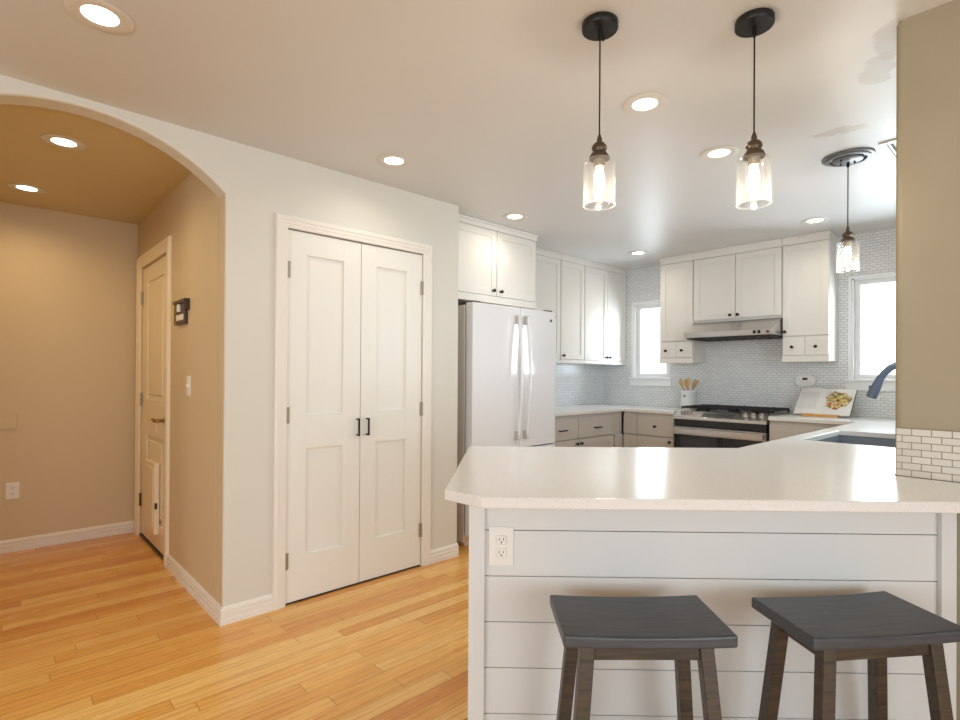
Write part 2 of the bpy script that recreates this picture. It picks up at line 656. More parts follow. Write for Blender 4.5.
b = new(); yz_wall(b, HX, HX + TH, [(PW + TH, 0), (PW + TH, CE), (HB, CE), (HB, 0), (4.862, 0), (4.862, 2.082), (4.028, 2.082), (4.028, 0)])
struct('wall_hall_right', b, 'hallwall', label='tan hall side wall holding the door with the pet flap', cat='wall')
b = new(); box(b, -0.6, HX + TH, HB, HB + TH, 0, CE)
struct('wall_hall_end', b, 'hallwall', label='tan end wall of the hall', cat='wall')
b = new(); box(b, 2 * ACX - HX - TH, 2 * ACX - HX, PW + TH, HB, 0, CE)
struct('wall_hall_left', b, 'hallwall')
# alcove return, kitchen back wall
b = new(); box(b, KX - TH, KX, PW + TH, WY, 0, CE)
struct('wall_alcove', b, 'wall')
b = new(); box(b, HX + TH, WX + TH, WY, WY + TH, 0, CE)
struct('wall_kitchen', b, 'tileX', label='back kitchen wall in small white subway tiles behind the left cabinets', cat='wall')


def holed(bm, axis, a0, a1, u0, u1, z0, z1, holes):
    us = sorted({u0, u1, *[h[0] for h in holes], *[h[1] for h in holes]})
    zs = sorted({z0, z1, *[h[2] for h in holes], *[h[3] for h in holes]})
    for i in range(len(us) - 1):
        for k in range(len(zs) - 1):
            uc, zc = (us[i] + us[i + 1]) / 2, (zs[k] + zs[k + 1]) / 2
            if any(h[0] < uc < h[1] and h[2] < zc < h[3] for h in holes):
                continue
            if axis == 'x':
                box(bm, a0, a1, us[i], us[i + 1], zs[k], zs[k + 1])
            else:
                box(bm, us[i], us[i + 1], a0, a1, zs[k], zs[k + 1])


W1 = (2.79, 3.20, 1.245, 2.055)
W2 = (0.50, 1.165, 1.245, 2.085)
b = new(); holed(b, 'x', WX, WX + TH, SY - TH, WY, 0, CE, [W1, W2])
struct('wall_range', b, 'tileY', label='kitchen wall behind the range covered in small white subway tiles', cat='wall')
b = new(); holed(b, 'y', SY - TH, SY, PX + TH, WX, 0, CE, [(3.0, 4.1, 1.245, 2.085)])
struct('wall_sink', b, 'wall')
# pillar wall on the right
b = new(); box(b, PX, PX + TH, -4.5, PY, 0, CE, 0)
be = [e for e in b.edges if abs(e.verts[0].co.y - PY) < 1e-4 and abs(e.verts[1].co.y - PY) < 1e-4 and abs(e.verts[0].co.z - e.verts[1].co.z) > 1]
r_ = bmesh.ops.bevel(b, geom=be, offset=0.014, segments=4, profile=0.5, affect='EDGES')
for f in r_['faces']:
    f.smooth = True
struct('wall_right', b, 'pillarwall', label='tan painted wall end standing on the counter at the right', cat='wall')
b = new(); box(b, PX - 0.008, PX, -0.60, PY - 0.001, CT + 0.001, 1.103, 0.001)
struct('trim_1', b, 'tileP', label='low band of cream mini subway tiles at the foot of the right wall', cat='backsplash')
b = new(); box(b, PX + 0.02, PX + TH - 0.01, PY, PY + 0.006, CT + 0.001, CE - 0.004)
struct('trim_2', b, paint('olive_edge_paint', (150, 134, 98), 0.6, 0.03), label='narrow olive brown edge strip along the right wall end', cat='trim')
# the great room behind the camera
b = new(); holed(b, 'y', -4.62, -4.5, -4.0, PX, 0, CE, [(-2.6, 1.2, 0.1, 2.2)])
struct('wall_rear', b, 'wall')
b = new(); holed(b, 'x', -4.12, -4.0, -4.5, PW, 0, CE, [(-2.2, 1.0, 0.5, 2.2)])
struct('wall_left', b, 'wall')


# baseboards: ridged profile
def base_profile(h=0.088):
    return [(0, 0), (0.016, 0), (0.016, 0.026), (0.011, 0.028), (0.011, 0.033), (0.014, 0.035), (0.014, 0.052), (0.009, 0.054), (0.009, 0.059), (0.012, 0.061), (0.012, 0.074), (0.006, 0.078), (0.004, 0.085), (0, h)]


def baseboard(name, path, side):
    """profile swept along a polyline on the floor; side = +1 / -1: room lies to the left / right of the path"""
    b = new()
    pts = [Vector((p[0], p[1], 0)) for p in path]
    pr = base_profile()
    rings = []
    for i, p in enumerate(pts):
        ns = []
        if i > 0:
            d = (p - pts[i - 1]).normalized(); ns.append(Vector((-d.y, d.x, 0)) * side)
        if i < len(pts) - 1:
            d = (pts[i + 1] - p).normalized(); ns.append(Vector((-d.y, d.x, 0)) * side)
        nn = ns[0] if len(ns) == 1 else (ns[0] + ns[1]) / (1 + ns[0].dot(ns[1]))
        rings.append([b.verts.new(p + nn * t + Vector((0, 0, z))) for t, z in pr])
    m = len(pr)
    for a, c in zip(rings, rings[1:]):
        for i in range(m):
            j = (i + 1) % m
            b.faces.new((a[i], a[j], c[j], c[i]))
    b.faces.new(rings[0]); b.faces.new(list(reversed(rings[-1])))
    o = obj(name, b, 'trim')
    o['kind'] = 'structure'
    return o


baseboard('baseboard_pantry', [(1.137, PW), (HX, PW), (HX, 3.94)], 1)
baseboard('baseboard_pantry_end', [(2.190, PW), (KX, PW)], -1)
baseboard('baseboard_hall_end', [(2 * ACX - HX, HB), (HX - 0.001, HB)], -1)
baseboard('baseboard_left', [(-4, PW), (2 * ACX - HX, PW)], -1)


# casing: stepped profile mitred round three sides of an opening; local x across, -y out of wall, z up
def casing(name, x0, x1, z1, w, place, mat='trim', label=None):
    pr = [(0.0, 0.0), (0.0, 0.010), (0.006, 0.013), (w * 0.30, 0.013), (w * 0.33, 0.016), (w * 0.60, 0.016), (w * 0.64, 0.020), (w * 0.9, 0.020), (w, 0.015), (w, 0.0)]
    b = new()
    rings = []
    for (px, pz, sx, sz) in ((x0, 0, -1, 0), (x0, z1, -1, 1), (x1, z1, 1, 1), (x1, 0, 1, 0)):
        rings.append([b.verts.new((px + sx * q, -d, pz + sz * q)) for q, d in pr])
    m = len(pr)
    for a, c in zip(rings, rings[1:]):
        for i in range(m):
            j = (i + 1) % m
            b.faces.new((a[i], a[j], c[j], c[i]))
    b.faces.new(rings[0]); b.faces.new(rings[-1])
    o = struct(name, b, mat, loc=place[0], rotz=place[1], label=label, cat='door casing' if label else None)
    return o


casing('trim_3', 1.204, 2.122, 2.066, 0.067, ((0, PW, 0), 0), label='white stepped casing round the double pantry doors')
# hall door frame: local x -> world -y
casing('trim_4', -4.862, -4.028, 2.082, 0.085, ((HX, 0, 0), R(-90)), 'halldoor', label='cream casing round the hall door')

HALF = Matrix.Identity(4)


# ------------------------------------------------------------------ pantry doors
def shaker_leaf(bm, x0, x1, z0, z1, yf, th, stile, panels, rec=0.009):
    """leaf with recessed panels; panels = [(px0,px1,pz0,pz1)]"""
    px0, px1 = panels[0][0], panels[0][1]
    box(bm, x0, px0, yf, yf + th, z0, z1, 0.0015)
    box(bm, px1, x1, yf, yf + th, z0, z1, 0.0015)
    zs = [z0] + [v for p in sorted(panels, key=lambda q: q[2]) for v in (p[2], p[3])] + [z1]
    for i in range(0, len(zs), 2):
        box(bm, px0 - 0.001, px1 + 0.001, yf + 0.0003, yf + th - 0.001, zs[i], zs[i + 1], 0.0012)
    for p in panels:
        box(bm, p[0] - 0.004, p[1] + 0.004, yf + rec, yf + th - 0.004, p[2] - 0.004, p[3] + 0.004)


def hinge(parent, x, z, y, mat='nickel', h=0.09, ax='y'):
    b = new()
    box(b, x - 0.016, x + 0.018, y - 0.005, y, z - h / 2, z + h / 2, 0.001)
    for k in range(3):
        lathe(b, [(0.0065, z - h / 2 + k * h / 3 + 0.001), (0.0065, z - h / 2 + (k + 1) * h / 3 - 0.001)], 10, Matrix.Translation((x, y - 0.006, 0)))
    return obj('hinge', b, mat, parent)


def bar_pull(parent, x, z, y, length, vertical=True, mat='black'):
    b = new()
    h = length / 2
    if vertical:
        box(b, x - 0.005, x + 0.005, y - 0.034, y - 0.024, z - h, z + h, 0.0015)
        for s in (-1, 1):
            box(b, x - 0.0045, x + 0.0045, y - 0.03, y, z + s * (h - 0.005) - 0.0045, z + s * (h - 0.005) + 0.0045, 0.001)
    else:
        box(b, x - h, x + h, y - 0.034, y - 0.024, z - 0.005, z + 0.005, 0.0015)
        for s in (-1, 1):
            box(b, x + s * (h - 0.012) - 0.0045, x + s * (h - 0.012) + 0.0045, y - 0.03, y, z - 0.0045, z + 0.0045, 0.001)
    return obj('handle', b, mat, parent)


for nm, x0, x1, pan, hx, pxh, lab in (
        ('door_1', 1.207, 1.6615, (1.321, 1.548), 1.204, 1.640, 'left leaf of the white two-panel shaker pantry doors'),
        ('door_2', 1.6655, 2.119, (1.774, 1.994), 2.122, 1.706, 'right leaf of the white two-panel shaker pantry doors')):
    e = struct_empty(nm, lab, 'door', (0, PW, 0))
    b = new()
    shaker_leaf(b, x0, x1, 0.010, 2.060, 0.004, 0.035, 0.1, [(pan[0], pan[1], 0.256, 0.848), (pan[0], pan[1], 1.042, 1.934)], rec=0.014)
    obj('leaf', b, 'door', e)
    for z in (0.24, 1.04, 1.84):
        hinge(e, hx + (0.0 if nm == 'door_1' else 0.0), z, 0.001)
    bar_pull(e, pxh, 0.95, 0.004, 0.105)
# dark strip stands in for the shade in the gap under the leaves
b = new(); box(b, 1.206, 2.120, PW + 0.002, PW + 0.11, 0.0005, 0.004)
struct('gap_shade_strip', b, 'gap')

# ------------------------------------------------------------------ hall door (local x -> -Y, local -y -> -X i.e. into the hall)
hd = struct_empty('door_3', 'cream panelled hall door with a pet flap and lever handle', 'door', (HX, 0, 0), R(-90))
b = new()
x0, x1 = -4.858, -4.032
shaker_leaf(b, x0, x1, 0.022, 2.076, 0.012, 0.035, 0.1, [(-4.70, -4.20, 0.20, 0.80), (-4.70, -4.20, 1.07, 1.955)], rec=0.010)
for (q0, q1, r0, r1) in ((-4.665, -4.235, 0.235, 0.765), (-4.665, -4.235, 1.105, 1.92)):
    box(b, q0, q1, 0.014, 0.03, r0, r1, 0.006, 2)
obj('leaf', b, 'halldoor', hd)
b = new(); box(b, -4.862, -4.028, 0.0, 0.11, 0.0, 0.016, 0.002)
obj('threshold', b, 'espresso', hd)
for z in (0.28, 1.06, 1.85):
    hinge(hd, -4.862, z, 0.009, 'nickel' if z > 1 else 'bronze', 0.10)
pf = new()
box(pf, -4.56, -4.26, -0.022, 0.012, 0.14, 0.635, 0.006, 3)
box(pf, -4.525, -4.295, -0.026, -0.018, 0.18, 0.60, 0.004, 2)
pet = obj('pet_flap', pf, M['halldoor'], hd)
b = new(); box(b, -4.262, -4.250, -0.020, -0.006, 0.32, 0.36, 0.002)
obj('latch', b, 'slot', pet)
b = new()
T = Matrix.Translation((-4.10, 0.012, 0.945)) @ Matrix.Rotation(R(90), 4, 'X')
lathe(b, [(0.030, 0.0), (0.030, 0.006), (0.024, 0.010), (0.012, 0.012), (0.011, 0.045)], 20, T)
tube(b, [(-4.10, -0.030, 0.945), (-4.10, -0.045, 0.945), (-4.115, -0.050, 0.945), (-4.16, -0.050, 0.946), (-4.215, -0.046, 0.950)], [0.012, 0.012, 0.012, 0.011, 0.009], 10)
obj('handle', b, 'brass', hd)
b = new(); box(b, -4.032, -4.029, 0.006, 0.012, 0.91, 0.98)
obj('strike_plate', b, 'brass', hd)
# tag hanging from the lever
b = new(); box(b, -4.150, -4.118, -0.0415, -0.0385, 0.865, 0.925, 0.0005)
tube(b, [(-4.134, -0.040, 0.925), (-4.134, -0.040, 0.938)], 0.001, 6)
tag(obj('tag', b, 'plastic', loc=(HX, 0, 0), rotz=R(-90)), 'small white tag hanging from the brass lever of the hall door', 'tag')


# ------------------------------------------------------------------ electrical plates
def plate(bm, w, h, d=0.005):
    box(bm, -w / 2, w / 2, -d, 0, -h / 2, h / 2, 0.002, 2)


def outlet(loc, rotz, label, w=0.072, h=0.116, gfci=False):
    t = thing('wall_outlet', label, 'outlet', loc, rotz)
    b = new(); plate(b, w, h)
    obj('cover_plate', b, 'plastic', t)
    for s in (1, -1):
        b = new()
        cz = s * 0.020
        box(b, -0.0165, 0.0165, -0.008, -0.004, cz - 0.0145, cz + 0.0145, 0.004, 2)
        so = obj('socket', b, 'plastic', t)
        b = new()
        box(b, -0.0075, -0.0055, -0.0085, -0.0078, cz - 0.001, cz + 0.007)
        box(b, 0.0055, 0.0075, -0.0085, -0.0078, cz - 0.001, cz + 0.007)
        lathe(b, [(0.0026, 0), (0.0026, 0.0006)], 10, Matrix.Translation((0, -0.0079, cz - 0.007)) @ Matrix.Rotation(R(90), 4, 'X'))
        obj('slots', b, 'slot', so)
    return t


outlet((0.142, HB, 0.430), 0, 'white duplex outlet low on the tan hall end wall')
t = thing('light_switch', 'white rocker light switch on the tan wall beside the hall door', 'light switch', (HX, 3.50, 1.192), R(-90))
b = new(); plate(b, 0.075, 0.118); obj('cover_plate', b, 'plastic', t)
b = new(); box(b, -0.006, 0.006, -0.016, -0.004, -0.004, 0.010, 0.002); box(b, -0.010, 0.010, -0.0065, -0.004, -0.016, 0.016, 0.001)
obj('toggle', b, 'plastic', t)
b = new(); box(b, -0.13, 0.162, HB - 0.010, HB, 0.868, 0.966, 0.003)
tag(obj('wall_plate', b, 'hallwall'), 'blank tan painted plate on the hall end wall above the outlet', 'cover plate')

# key rack by the hall door: dark shelf board, sign with pale lettering block, keys hanging
t = thing('key_rack', 'small dark brown key rack with a pale sign beside the hall door', 'key rack', (HX, 3.66, 1.64), R(-90))
b = new()
box(b, -0.105, 0.165, -0.030, 0.0, 0.050, 0.072, 0.002)
box(b, 0.145, 0.165, -0.030, 0.0, 0.005, 0.055, 0.002)
obj('shelf', b, 'espresso', t)
b = new(); box(b, -0.085, 0.125, -0.018, 0.0, -0.075, 0.052, 0.004)
obj('back_board', b, 'espresso', t)
b = new(); box(b, -0.065, 0.095, -0.0205, -0.0175, -0.050, -0.015, 0.001)
obj('sign', b, 'plastic', t)
b = new(); box(b, 0.005, 0.035, -0.034, -0.018, 0.0, 0.045, 0.003)
obj('white_holder', b, 'plastic', t)
for k, hx in enumerate((-0.135, -0.115)):
    b = new()
    tube(b, [(hx, -0.012, 0.05), (hx, -0.014, 0.01), (hx + 0.006, -0.014, -0.02)], 0.003, 8)
    lathe(b, [(0.011, 0), (0.011, 0.003)], 12, Matrix.Translation((hx, -0.012, -0.032)) @ Matrix.Rotation(R(90), 4, 'X'))
    box(b, hx - 0.004, hx + 0.004, -0.015, -0.012, -0.075, -0.035, 0.001)
    obj('key', b, 'brass', t)


# ------------------------------------------------------------------ windows (local x -> -Y, y -> +X)
def window(name, w, label, place=None):
    yc = (w[0] + w[1]) / 2
    W_, H_ = w[1] - w[0], w[3] - w[2]
    e = struct_empty(name, label, 'window', *(place or ((WX, yc, w[2]), R(-90))))
    x0, x1 = -W_ / 2, W_ / 2
    b = new()
    # drywall-side trim frame
    cw = 0.022
    box(b, x0 - cw, x0, -0.014, 0.0, -0.01, H_ + cw, 0.002)
    box(b, x1, x1 + cw, -0.014, 0.0, -0.01, H_ + cw, 0.002)
    box(b, x0 - cw, x1 + cw, -0.015, 0.0, H_, H_ + cw, 0.002)
    # jamb liner
    box(b, x0, x0 + 0.012, 0.0, TH, 0, H_)
    box(b, x1 - 0.012, x1, 0.0, TH, 0, H_)
    box(b, x0, x1, 0.0, TH, H_ - 0.012, H_)
    obj('window_frame', b, 'vinyl', e)
    b = new()
    box(b, x0 - 0.045, x1 + 0.045, -0.03, 0.03, -0.012, 0.008, 0.003)
    box(b, x0 - 0.04, x1 + 0.04, -0.014, 0.0, -0.085, -0.012, 0.002)
    obj('window_sill', b, 'vinyl', e)
    b = new()
    s = 0.038
    for (q0, q1, r0, r1) in ((x0 + 0.012, x0 + 0.012 + s, 0.008, H_ - 0.012), (x1 - 0.012 - s, x1 - 0.012, 0.008, H_ - 0.012), (x0 + 0.0125 + s, x1 - 0.0125 - s, 0.008, 0.008 + s), (x0 + 0.0125 + s, x1 - 0.0125 - s, H_ - 0.012 - s, H_ - 0.012)):
        box(b, q0, q1, 0.055, 0.095, r0, r1)
    obj('sash', b, 'vinyl', e)
    b = new(); box(b, x0 + 0.04, x1 - 0.04, 0.074, 0.078, 0.036, H_ - 0.04)
    obj('pane', b, 'glass', e)
    return e


window('window_1', W1, 'narrow white-framed window between the two cabinet runs')
window('window_2', W2, 'bright white-framed window right of the range cabinets')


window('window_added', (0, 1.1, 1.245, 2.085), 'unseen window added over the sink for ceiling light', ((3.55, SY, 1.245), R(180)))  # unseen opening, added to brighten the kitchen ceiling


# ------------------------------------------------------------------ cabinets: local x along the run, y into the wall, z up
def knob(parent, x, z, y=0.0, mat='black', r=0.014):
    b = new()
    T = Matrix.Translation((x, y, z)) @ Matrix.Rotation(R(90), 4, 'X')
    lathe(b, [(0.009, 0), (0.007, 0.004), (0.006, 0.014), (r * 0.8, 0.018), (r, 0.023), (r * 0.92, 0.028), (r * 0.5, 0.031)], 18, T)
    return obj('knob', b, mat, parent)


def cab_door(parent, x0, x1, z0, z1, mat, knob_at=None, rail=0.055, name='door', y=-0.02):
    b = new()
    g = 0.0015
    shaker_leaf(b, x0 + g, x1 - g, z0 + g, z1 - g, y, 0.019, rail, [(x0 + rail, x1 - rail, z0 + rail, z1 - rail)], rec=0.007)
    d = obj(name, b, mat, parent)
    if knob_at:
        knob(d, knob_at[0], knob_at[1], y)
    return d


def slab_front(parent, x0, x1, z0, z1, mat, name='drawer', y=-0.02, pull=None):
    b = new()
    g = 0.0015
    box(b, x0 + g, x1 - g, y, y + 0.019, z0 + g, z1 - g, 0.0015)
    d = obj(name, b, mat, parent)
    if pull and pull[0] == 'knob':
        knob(d, pull[1], pull[2], y, r=0.013)
    if pull and pull[0] == 'bar':
        bar_pull(d, pull[1], pull[2], y, 0.10, vertical=False)
    return d


def crown(parent, x0, x1, z0, z1, depth, mat='cab', left=True, right=True):
    b = new()
    box(b, x0, x1, -0.022, depth, z0, z1 - 0.018, 0.001)
    box(b, x0 - (0.006 if left else 0), x1 + (0.006 if right else 0), -0.030, depth, z1 - 0.018, z1, 0.003)
    return obj('crown', b, mat, parent)


GU = 'white upper cabinets'
# over the fridge
D = WY - 3.02
t = thing('upper_cabinet', 'deep white two-door cabinet above the refrigerator', 'cabinet', (2.445, 3.02, 0), 0, GU)
b = new(); box(b, 0, 0.970, 0, D - 0.002, 1.828, 2.40, 0.001); obj('body', b, 'cab', t)
cab_door(t, 0.012, 0.500, 1.885, 2.398, 'cab', (0.455, 1.925))
cab_door(t, 0.503, 0.965, 1.885, 2.398, 'cab', (0.540, 1.925))
b = new(); box(b, 0, 0.972, -0.021, 0, 1.828, 1.883, 0.001); obj('bottom_rail', b, 'cab', t)
crown(t, 0, 0.975, 2.40, CE - 0.001, D - 0.002, left=False)
# filler panel on the alcove side of the fridge
D = WY - 3.312
t = thing('upper_cabinet', 'white single-door upper cabinet partly hidden behind the refrigerator', 'cabinet', (3.545, 3.312, 0), 0, GU)
b = new(); box(b, 0, 0.565, 0, D - 0.002, 1.40, 2.395, 0.001); obj('body', b, 'cab', t)
cab_door(t, 0.004, 0.561, 1.425, 2.393, 'cab', (0.034, 1.46))
b = new(); box(b, 0, 0.565, -0.020, 0, 1.388, 1.423, 0.001); obj('bottom_rail', b, 'cab', t)
crown(t, 0, 0.565, 2.395, CE - 0.001, D - 0.002, left=False, right=False)
t = thing('upper_cabinet', 'white single-door upper cabinet in the middle of the left run', 'cabinet', (4.112, 3.312, 0), 0, GU)
b = new(); box(b, 0, 0.385, 0, D - 0.002, 1.40, 2.395, 0.001); obj('body', b, 'cab', t)
cab_door(t, 0.003, 0.382, 1.425, 2.393, 'cab', (0.030, 1.462))
b = new(); box(b, 0, 0.385, -0.020, 0, 1.388, 1.423, 0.001); obj('bottom_rail', b, 'cab', t)
crown(t, 0, 0.385, 2.395, CE - 0.001, D - 0.002, left=False, right=False)
t = thing('upper_cabinet', 'white two-door upper cabinet in the far corner beside the narrow window', 'cabinet', (4.499, 3.312, 0), 0, GU)
b = new(); box(b, 0, 0.776, 0, D - 0.002, 1.40, 2.395, 0.001); obj('body', b, 'cab', t)
cab_door(t, 0.003, 0.402, 1.425, 2.393, 'cab', (0.374, 1.462)); cab_door(t, 0.404, 0.773, 1.425, 2.393, 'cab', (0.436, 1.462))
b = new(); box(b, 0, 0.776, -0.020, 0, 1.388, 1.423, 0.001); obj('bottom_rail', b, 'cab', t)
crown(t, 0, 0.776, 2.395, CE - 0.001, D - 0.002, left=False, right=False)

# range wall uppers: origin at (5.018, y_left) , local x = -Y
RF = 5.017
DR = WX - RF
rz = R(-90)


def side_cab(ytop, w, label, knob_x, dk):
    t = thing('upper_cabinet', label, 'cabinet', (RF, ytop, 0), rz, GU)
    b = new(); box(b, 0, w, 0, DR - 0.002, 1.400, 2.385, 0.0015); obj('body', b, 'cab', t)
    cab_door(t, 0.003, w - 0.003, 1.612, 2.383, 'cab', (knob_x, 1.648))
    m = w / 2
    slab_front(t, 0.004, m, 1.447, 1.606, 'cab', pull=('knob', dk[0], 1.518))
    slab_front(t, m, w - 0.004, 1.447, 1.606, 'cab', pull=('knob', dk[1], 1.518))
    b = new(); box(b, 0, w, -0.020, 0, 1.394, 1.445, 0.0015); obj('bottom_rail', b, 'cab', t)
    return t


ULF = side_cab(2.735, 0.346, 'tall white upper cabinet with two small drawers left of the range hood', 0.316, (0.072, 0.238))
crown(ULF, 0, 0.346, 2.385, CE - 0.001, DR - 0.002, right=False)
URT = side_cab(1.604, 0.348, 'tall white upper cabinet with two small drawers right of the range hood', 0.026, (0.080, 0.256))
crown(URT, 0, 0.348, 2.385, CE - 0.001, DR - 0.002, left=False)
t = thing('upper_cabinet', 'short white two-door upper cabinet directly above the range hood', 'cabinet', (RF, 2.387, 0), rz, GU)
b = new(); box(b, 0, 0.781, 0, DR - 0.002, 1.775, 2.385, 0.001); obj('body', b, 'cab', t)
cab_door(t, 0.003, 0.392, 1.797, 2.383, 'cab', (0.352, 1.828)); cab_door(t, 0.394, 0.778, 1.797, 2.383, 'cab', (0.420, 1.828))
crown(t, 0, 0.781, 2.385, CE - 0.001, DR - 0.002, left=False, right=False)

# range hood
t = thing('range_hood', 'low stainless steel under-cabinet range hood', 'range hood', (RF, 2.385, 0), rz)
b = new()
prism(b, [(-0.215, 1.622), (DR - 0.004, 1.622), (DR - 0.004, 1.774), (-0.02, 1.774), (-0.215, 1.672)], 0.002, 0.776, 'x', bev=0.002)
obj('body', b, 'steel', t)
b = new(); box(b, 0.02, 0.756, -0.195, DR - 0.03, 1.610, 1.6215); 
for k in range(9):
    box(b, 0.06 + k * 0.075, 0.10 + k * 0.075, -0.17, DR - 0.06, 1.606, 1.6105)
obj('filter', b, 'slot', t)
for kx in (0.628, 0.665):
    b = new(); box(b, kx - 0.012, kx + 0.012, -0.219, -0.214, 1.634, 1.662, 0.002)
    obj('switch', b, 'black', t)
for kx in (0.735,):
    b = new(); lathe(b, [(0.012, 0), (0.012, 0.006)], 14, Matrix.Translation((kx, -0.215, 1.646)) @ Matrix.Rotation(R(90), 4, 'X'))
    obj('badge', b, 'bronze', t)
b = new()
for k in range(14):
    box(b, 0.27 + k * 0.016, 0.28 + k * 0.016, -0.0, 0.003, 1.0, 1.01)
b.free()

# base cabinets, left run (faces -Y) : front plane y = 2.955
BY = 2.955
GB = 'taupe base cabinets'


def base_unit(label, loc, rot, w, depth, drawers, doors, mat='basecab', fillers=()):
    t = thing('base_cabinet', label, 'cabinet', loc, rot, GB)
    b = new(); box(b, 0, w, 0, depth, 0.10, CB - 0.001, 0.001); box(b, 0.0, w, 0.06, depth, 0.0, 0.10)
    obj('body', b, mat, t)
    for (x0, x1, pull) in drawers:
        slab_front(t, x0, x1, 0.700, 0.885, mat, pull=pull)
    for (x0, x1, k) in doors:
        cab_door(t, x0, x1, 0.115, 0.692, mat, (k, 0.655) if k else None)
    for (x0, x1) in fillers:
        b = new(); box(b, x0, x1, -0.020, 0, 0.115, 0.905, 0.001); obj('filler', b, mat, t)
    return t


base_unit('taupe base cabinet with two drawers nearest the refrigerator', (3.56, BY, 0), 0, 0.935, WY - BY - 0.002,
          [(0.005, 0.362, ('bar', 0.125, 0.785)), (0.365, 0.930, ('bar', 0.645, 0.785))], [(0.005, 0.362, 0.332), (0.365, 0.930, 0.395)])
base_unit('narrow taupe corner filler cabinet between the two base runs', (4.497, BY, 0), 0, 0.166, WY - BY - 0.002, [], [(0.010, 0.150, None)], fillers=())
BX = 4.665
DB = WX - BX - 0.002
base_unit('taupe base cabinet with one knobbed drawer left of the range', (BX, 2.932, 0), rz, 0.540, DB,
          [(0.005, 0.155, None), (0.158, 0.535, ('knob', 0.350, 0.790))], [(0.005, 0.155, None), (0.158, 0.535, 0.50)])
base_unit('taupe base cabinet right of the range under the cookbook', (BX, 1.588, 0), rz, 0.605, DB, [(0.005, 0.56, ('bar', 0.28, 0.79))], [(0.005, 0.28, 0.25), (0.283, 0.56, 0.31)])

# ------------------------------------------------------------------ peninsula (local x = e along the front, y = n away from camera)
EA = math.atan2(-0.69095, 0.72290)
e_ = Vector((math.cos(EA), math.sin(EA), 0)); n_ = Vector((-math.sin(EA), math.cos(EA), 0))


def en(x, y):
    """world -> local e/n"""
    v = Vector((x, y, 0))
    return v.dot(e_), v.dot(n_)


def xy(e, n):
    v = e_ * e + n_ * n
    return v.x, v.y


pen = thing('peninsula', 'white shiplap breakfast peninsula under the quartz counter', 'peninsula', (0, 0, 0), EA)
FN = 1.692
grooves = [0.055, 0.200, 0.3445, 0.489, 0.6335, 0.7785]
e0 = -0.060
# body behind the shiplap, cut where it meets the right wall
def wall_e(nn, x=PX - 0.004):
    # e at which world x == PX for given n
    return (x - n_.x * nn) / e_.x
b = new()
prism(b, [(e0, FN + 0.014), (wall_e(FN + 0.016), FN + 0.014), (wall_e(1.79), 1.79), en(2.215, 0.40), en(2.70, 0.40), en(2.70, 0.95), en(2.47, 0.95), (1.06, 2.39), (e0, 2.39)], 0.0, CB - 0.001, 'z')
obj('body', b, 'ship', pen)
ze = [0.0] + grooves + [CB - 0.002]
b = new()
we = wall_e(FN + 0.014) - 0.001
for k in range(len(ze) - 1):
    box(b, e0 + 0.02, we, FN, FN + 0.014, ze[k] + (0.0012 if k else 0), ze[k + 1] - 0.0012, 0.0008)
obj('shiplap', b, 'ship', pen)
b = new(); box(b, e0 + 0.02, we, FN + 0.010, FN + 0.0135, 0.0, CB - 0.003)
obj('groove_backing', b, 'gap', pen)
b = new(); box(b, e0, -0.010, FN - 0.018, FN + 0.016, 0, CB - 0.001, 0.0015); obj('corner_post', b, 'ship', pen)
rw = wall_e(FN) - 0.001
b = new(); box(b, 1.400, rw, FN - 0.018, FN - 0.0005, 0, CB - 0.001, 0.0015); obj('corner_post', b, 'ship', pen)
b = new(); box(b, e0 + 0.001, e0 + 0.02, FN + 0.016, 2.39, 0, CB - 0.001, 0.001); obj('end_panel', b, 'ship', pen)

# outlet on the shiplap, left
px_, py_ = xy(0.042, FN)
outlet((px_, py_, 0.729), EA, 'white duplex outlet on the left end of the shiplap peninsula', 0.078, 0.122)

# sink run base under the counter along y
t = thing('base_cabinet', 'taupe sink base cabinet between the peninsula and the far wall', 'cabinet', (4.66, 0.955, 0), R(180), GB)
sd = 0.955 - SY - 0.002
b = new(); box(b, 0, 1.95, 0, sd, 0.10, 0.70, 0.001); box(b, 0, 1.95, 0.06, sd, 0.0, 0.10); box(b, 0, 1.95, 0, 0.018, 0.70, CB - 0.001); box(b, 0, 0.6, 0.018, sd, 0.70, CB - 0.001)
obj('body', b, 'basecab', t)
slab_front(t, 0.66, 1.90, 0.700, 0.885, 'basecab')
cab_door(t, 0.66, 1.28, 0.115, 0.692, 'basecab', (1.24, 0.655)); cab_door(t, 1.283, 1.90, 0.115, 0.692, 'basecab', (1.32, 0.655))

# countertop: peninsula + sink run + right of the range, with sink cut-out
A1 = xy(-0.1225, 1.5080); A2 = xy(-0.0188, 1.4160); A0 = xy(-0.0880, 2.4250)
edge_at_wall_e = (PX - n_.x * 1.416) / e_.x
AF = xy(edge_at_wall_e - 0.004, 1.416)
SKX0, SKX1, SKY0, SKY1 = 3.085, 3.820, 0.470, 0.900


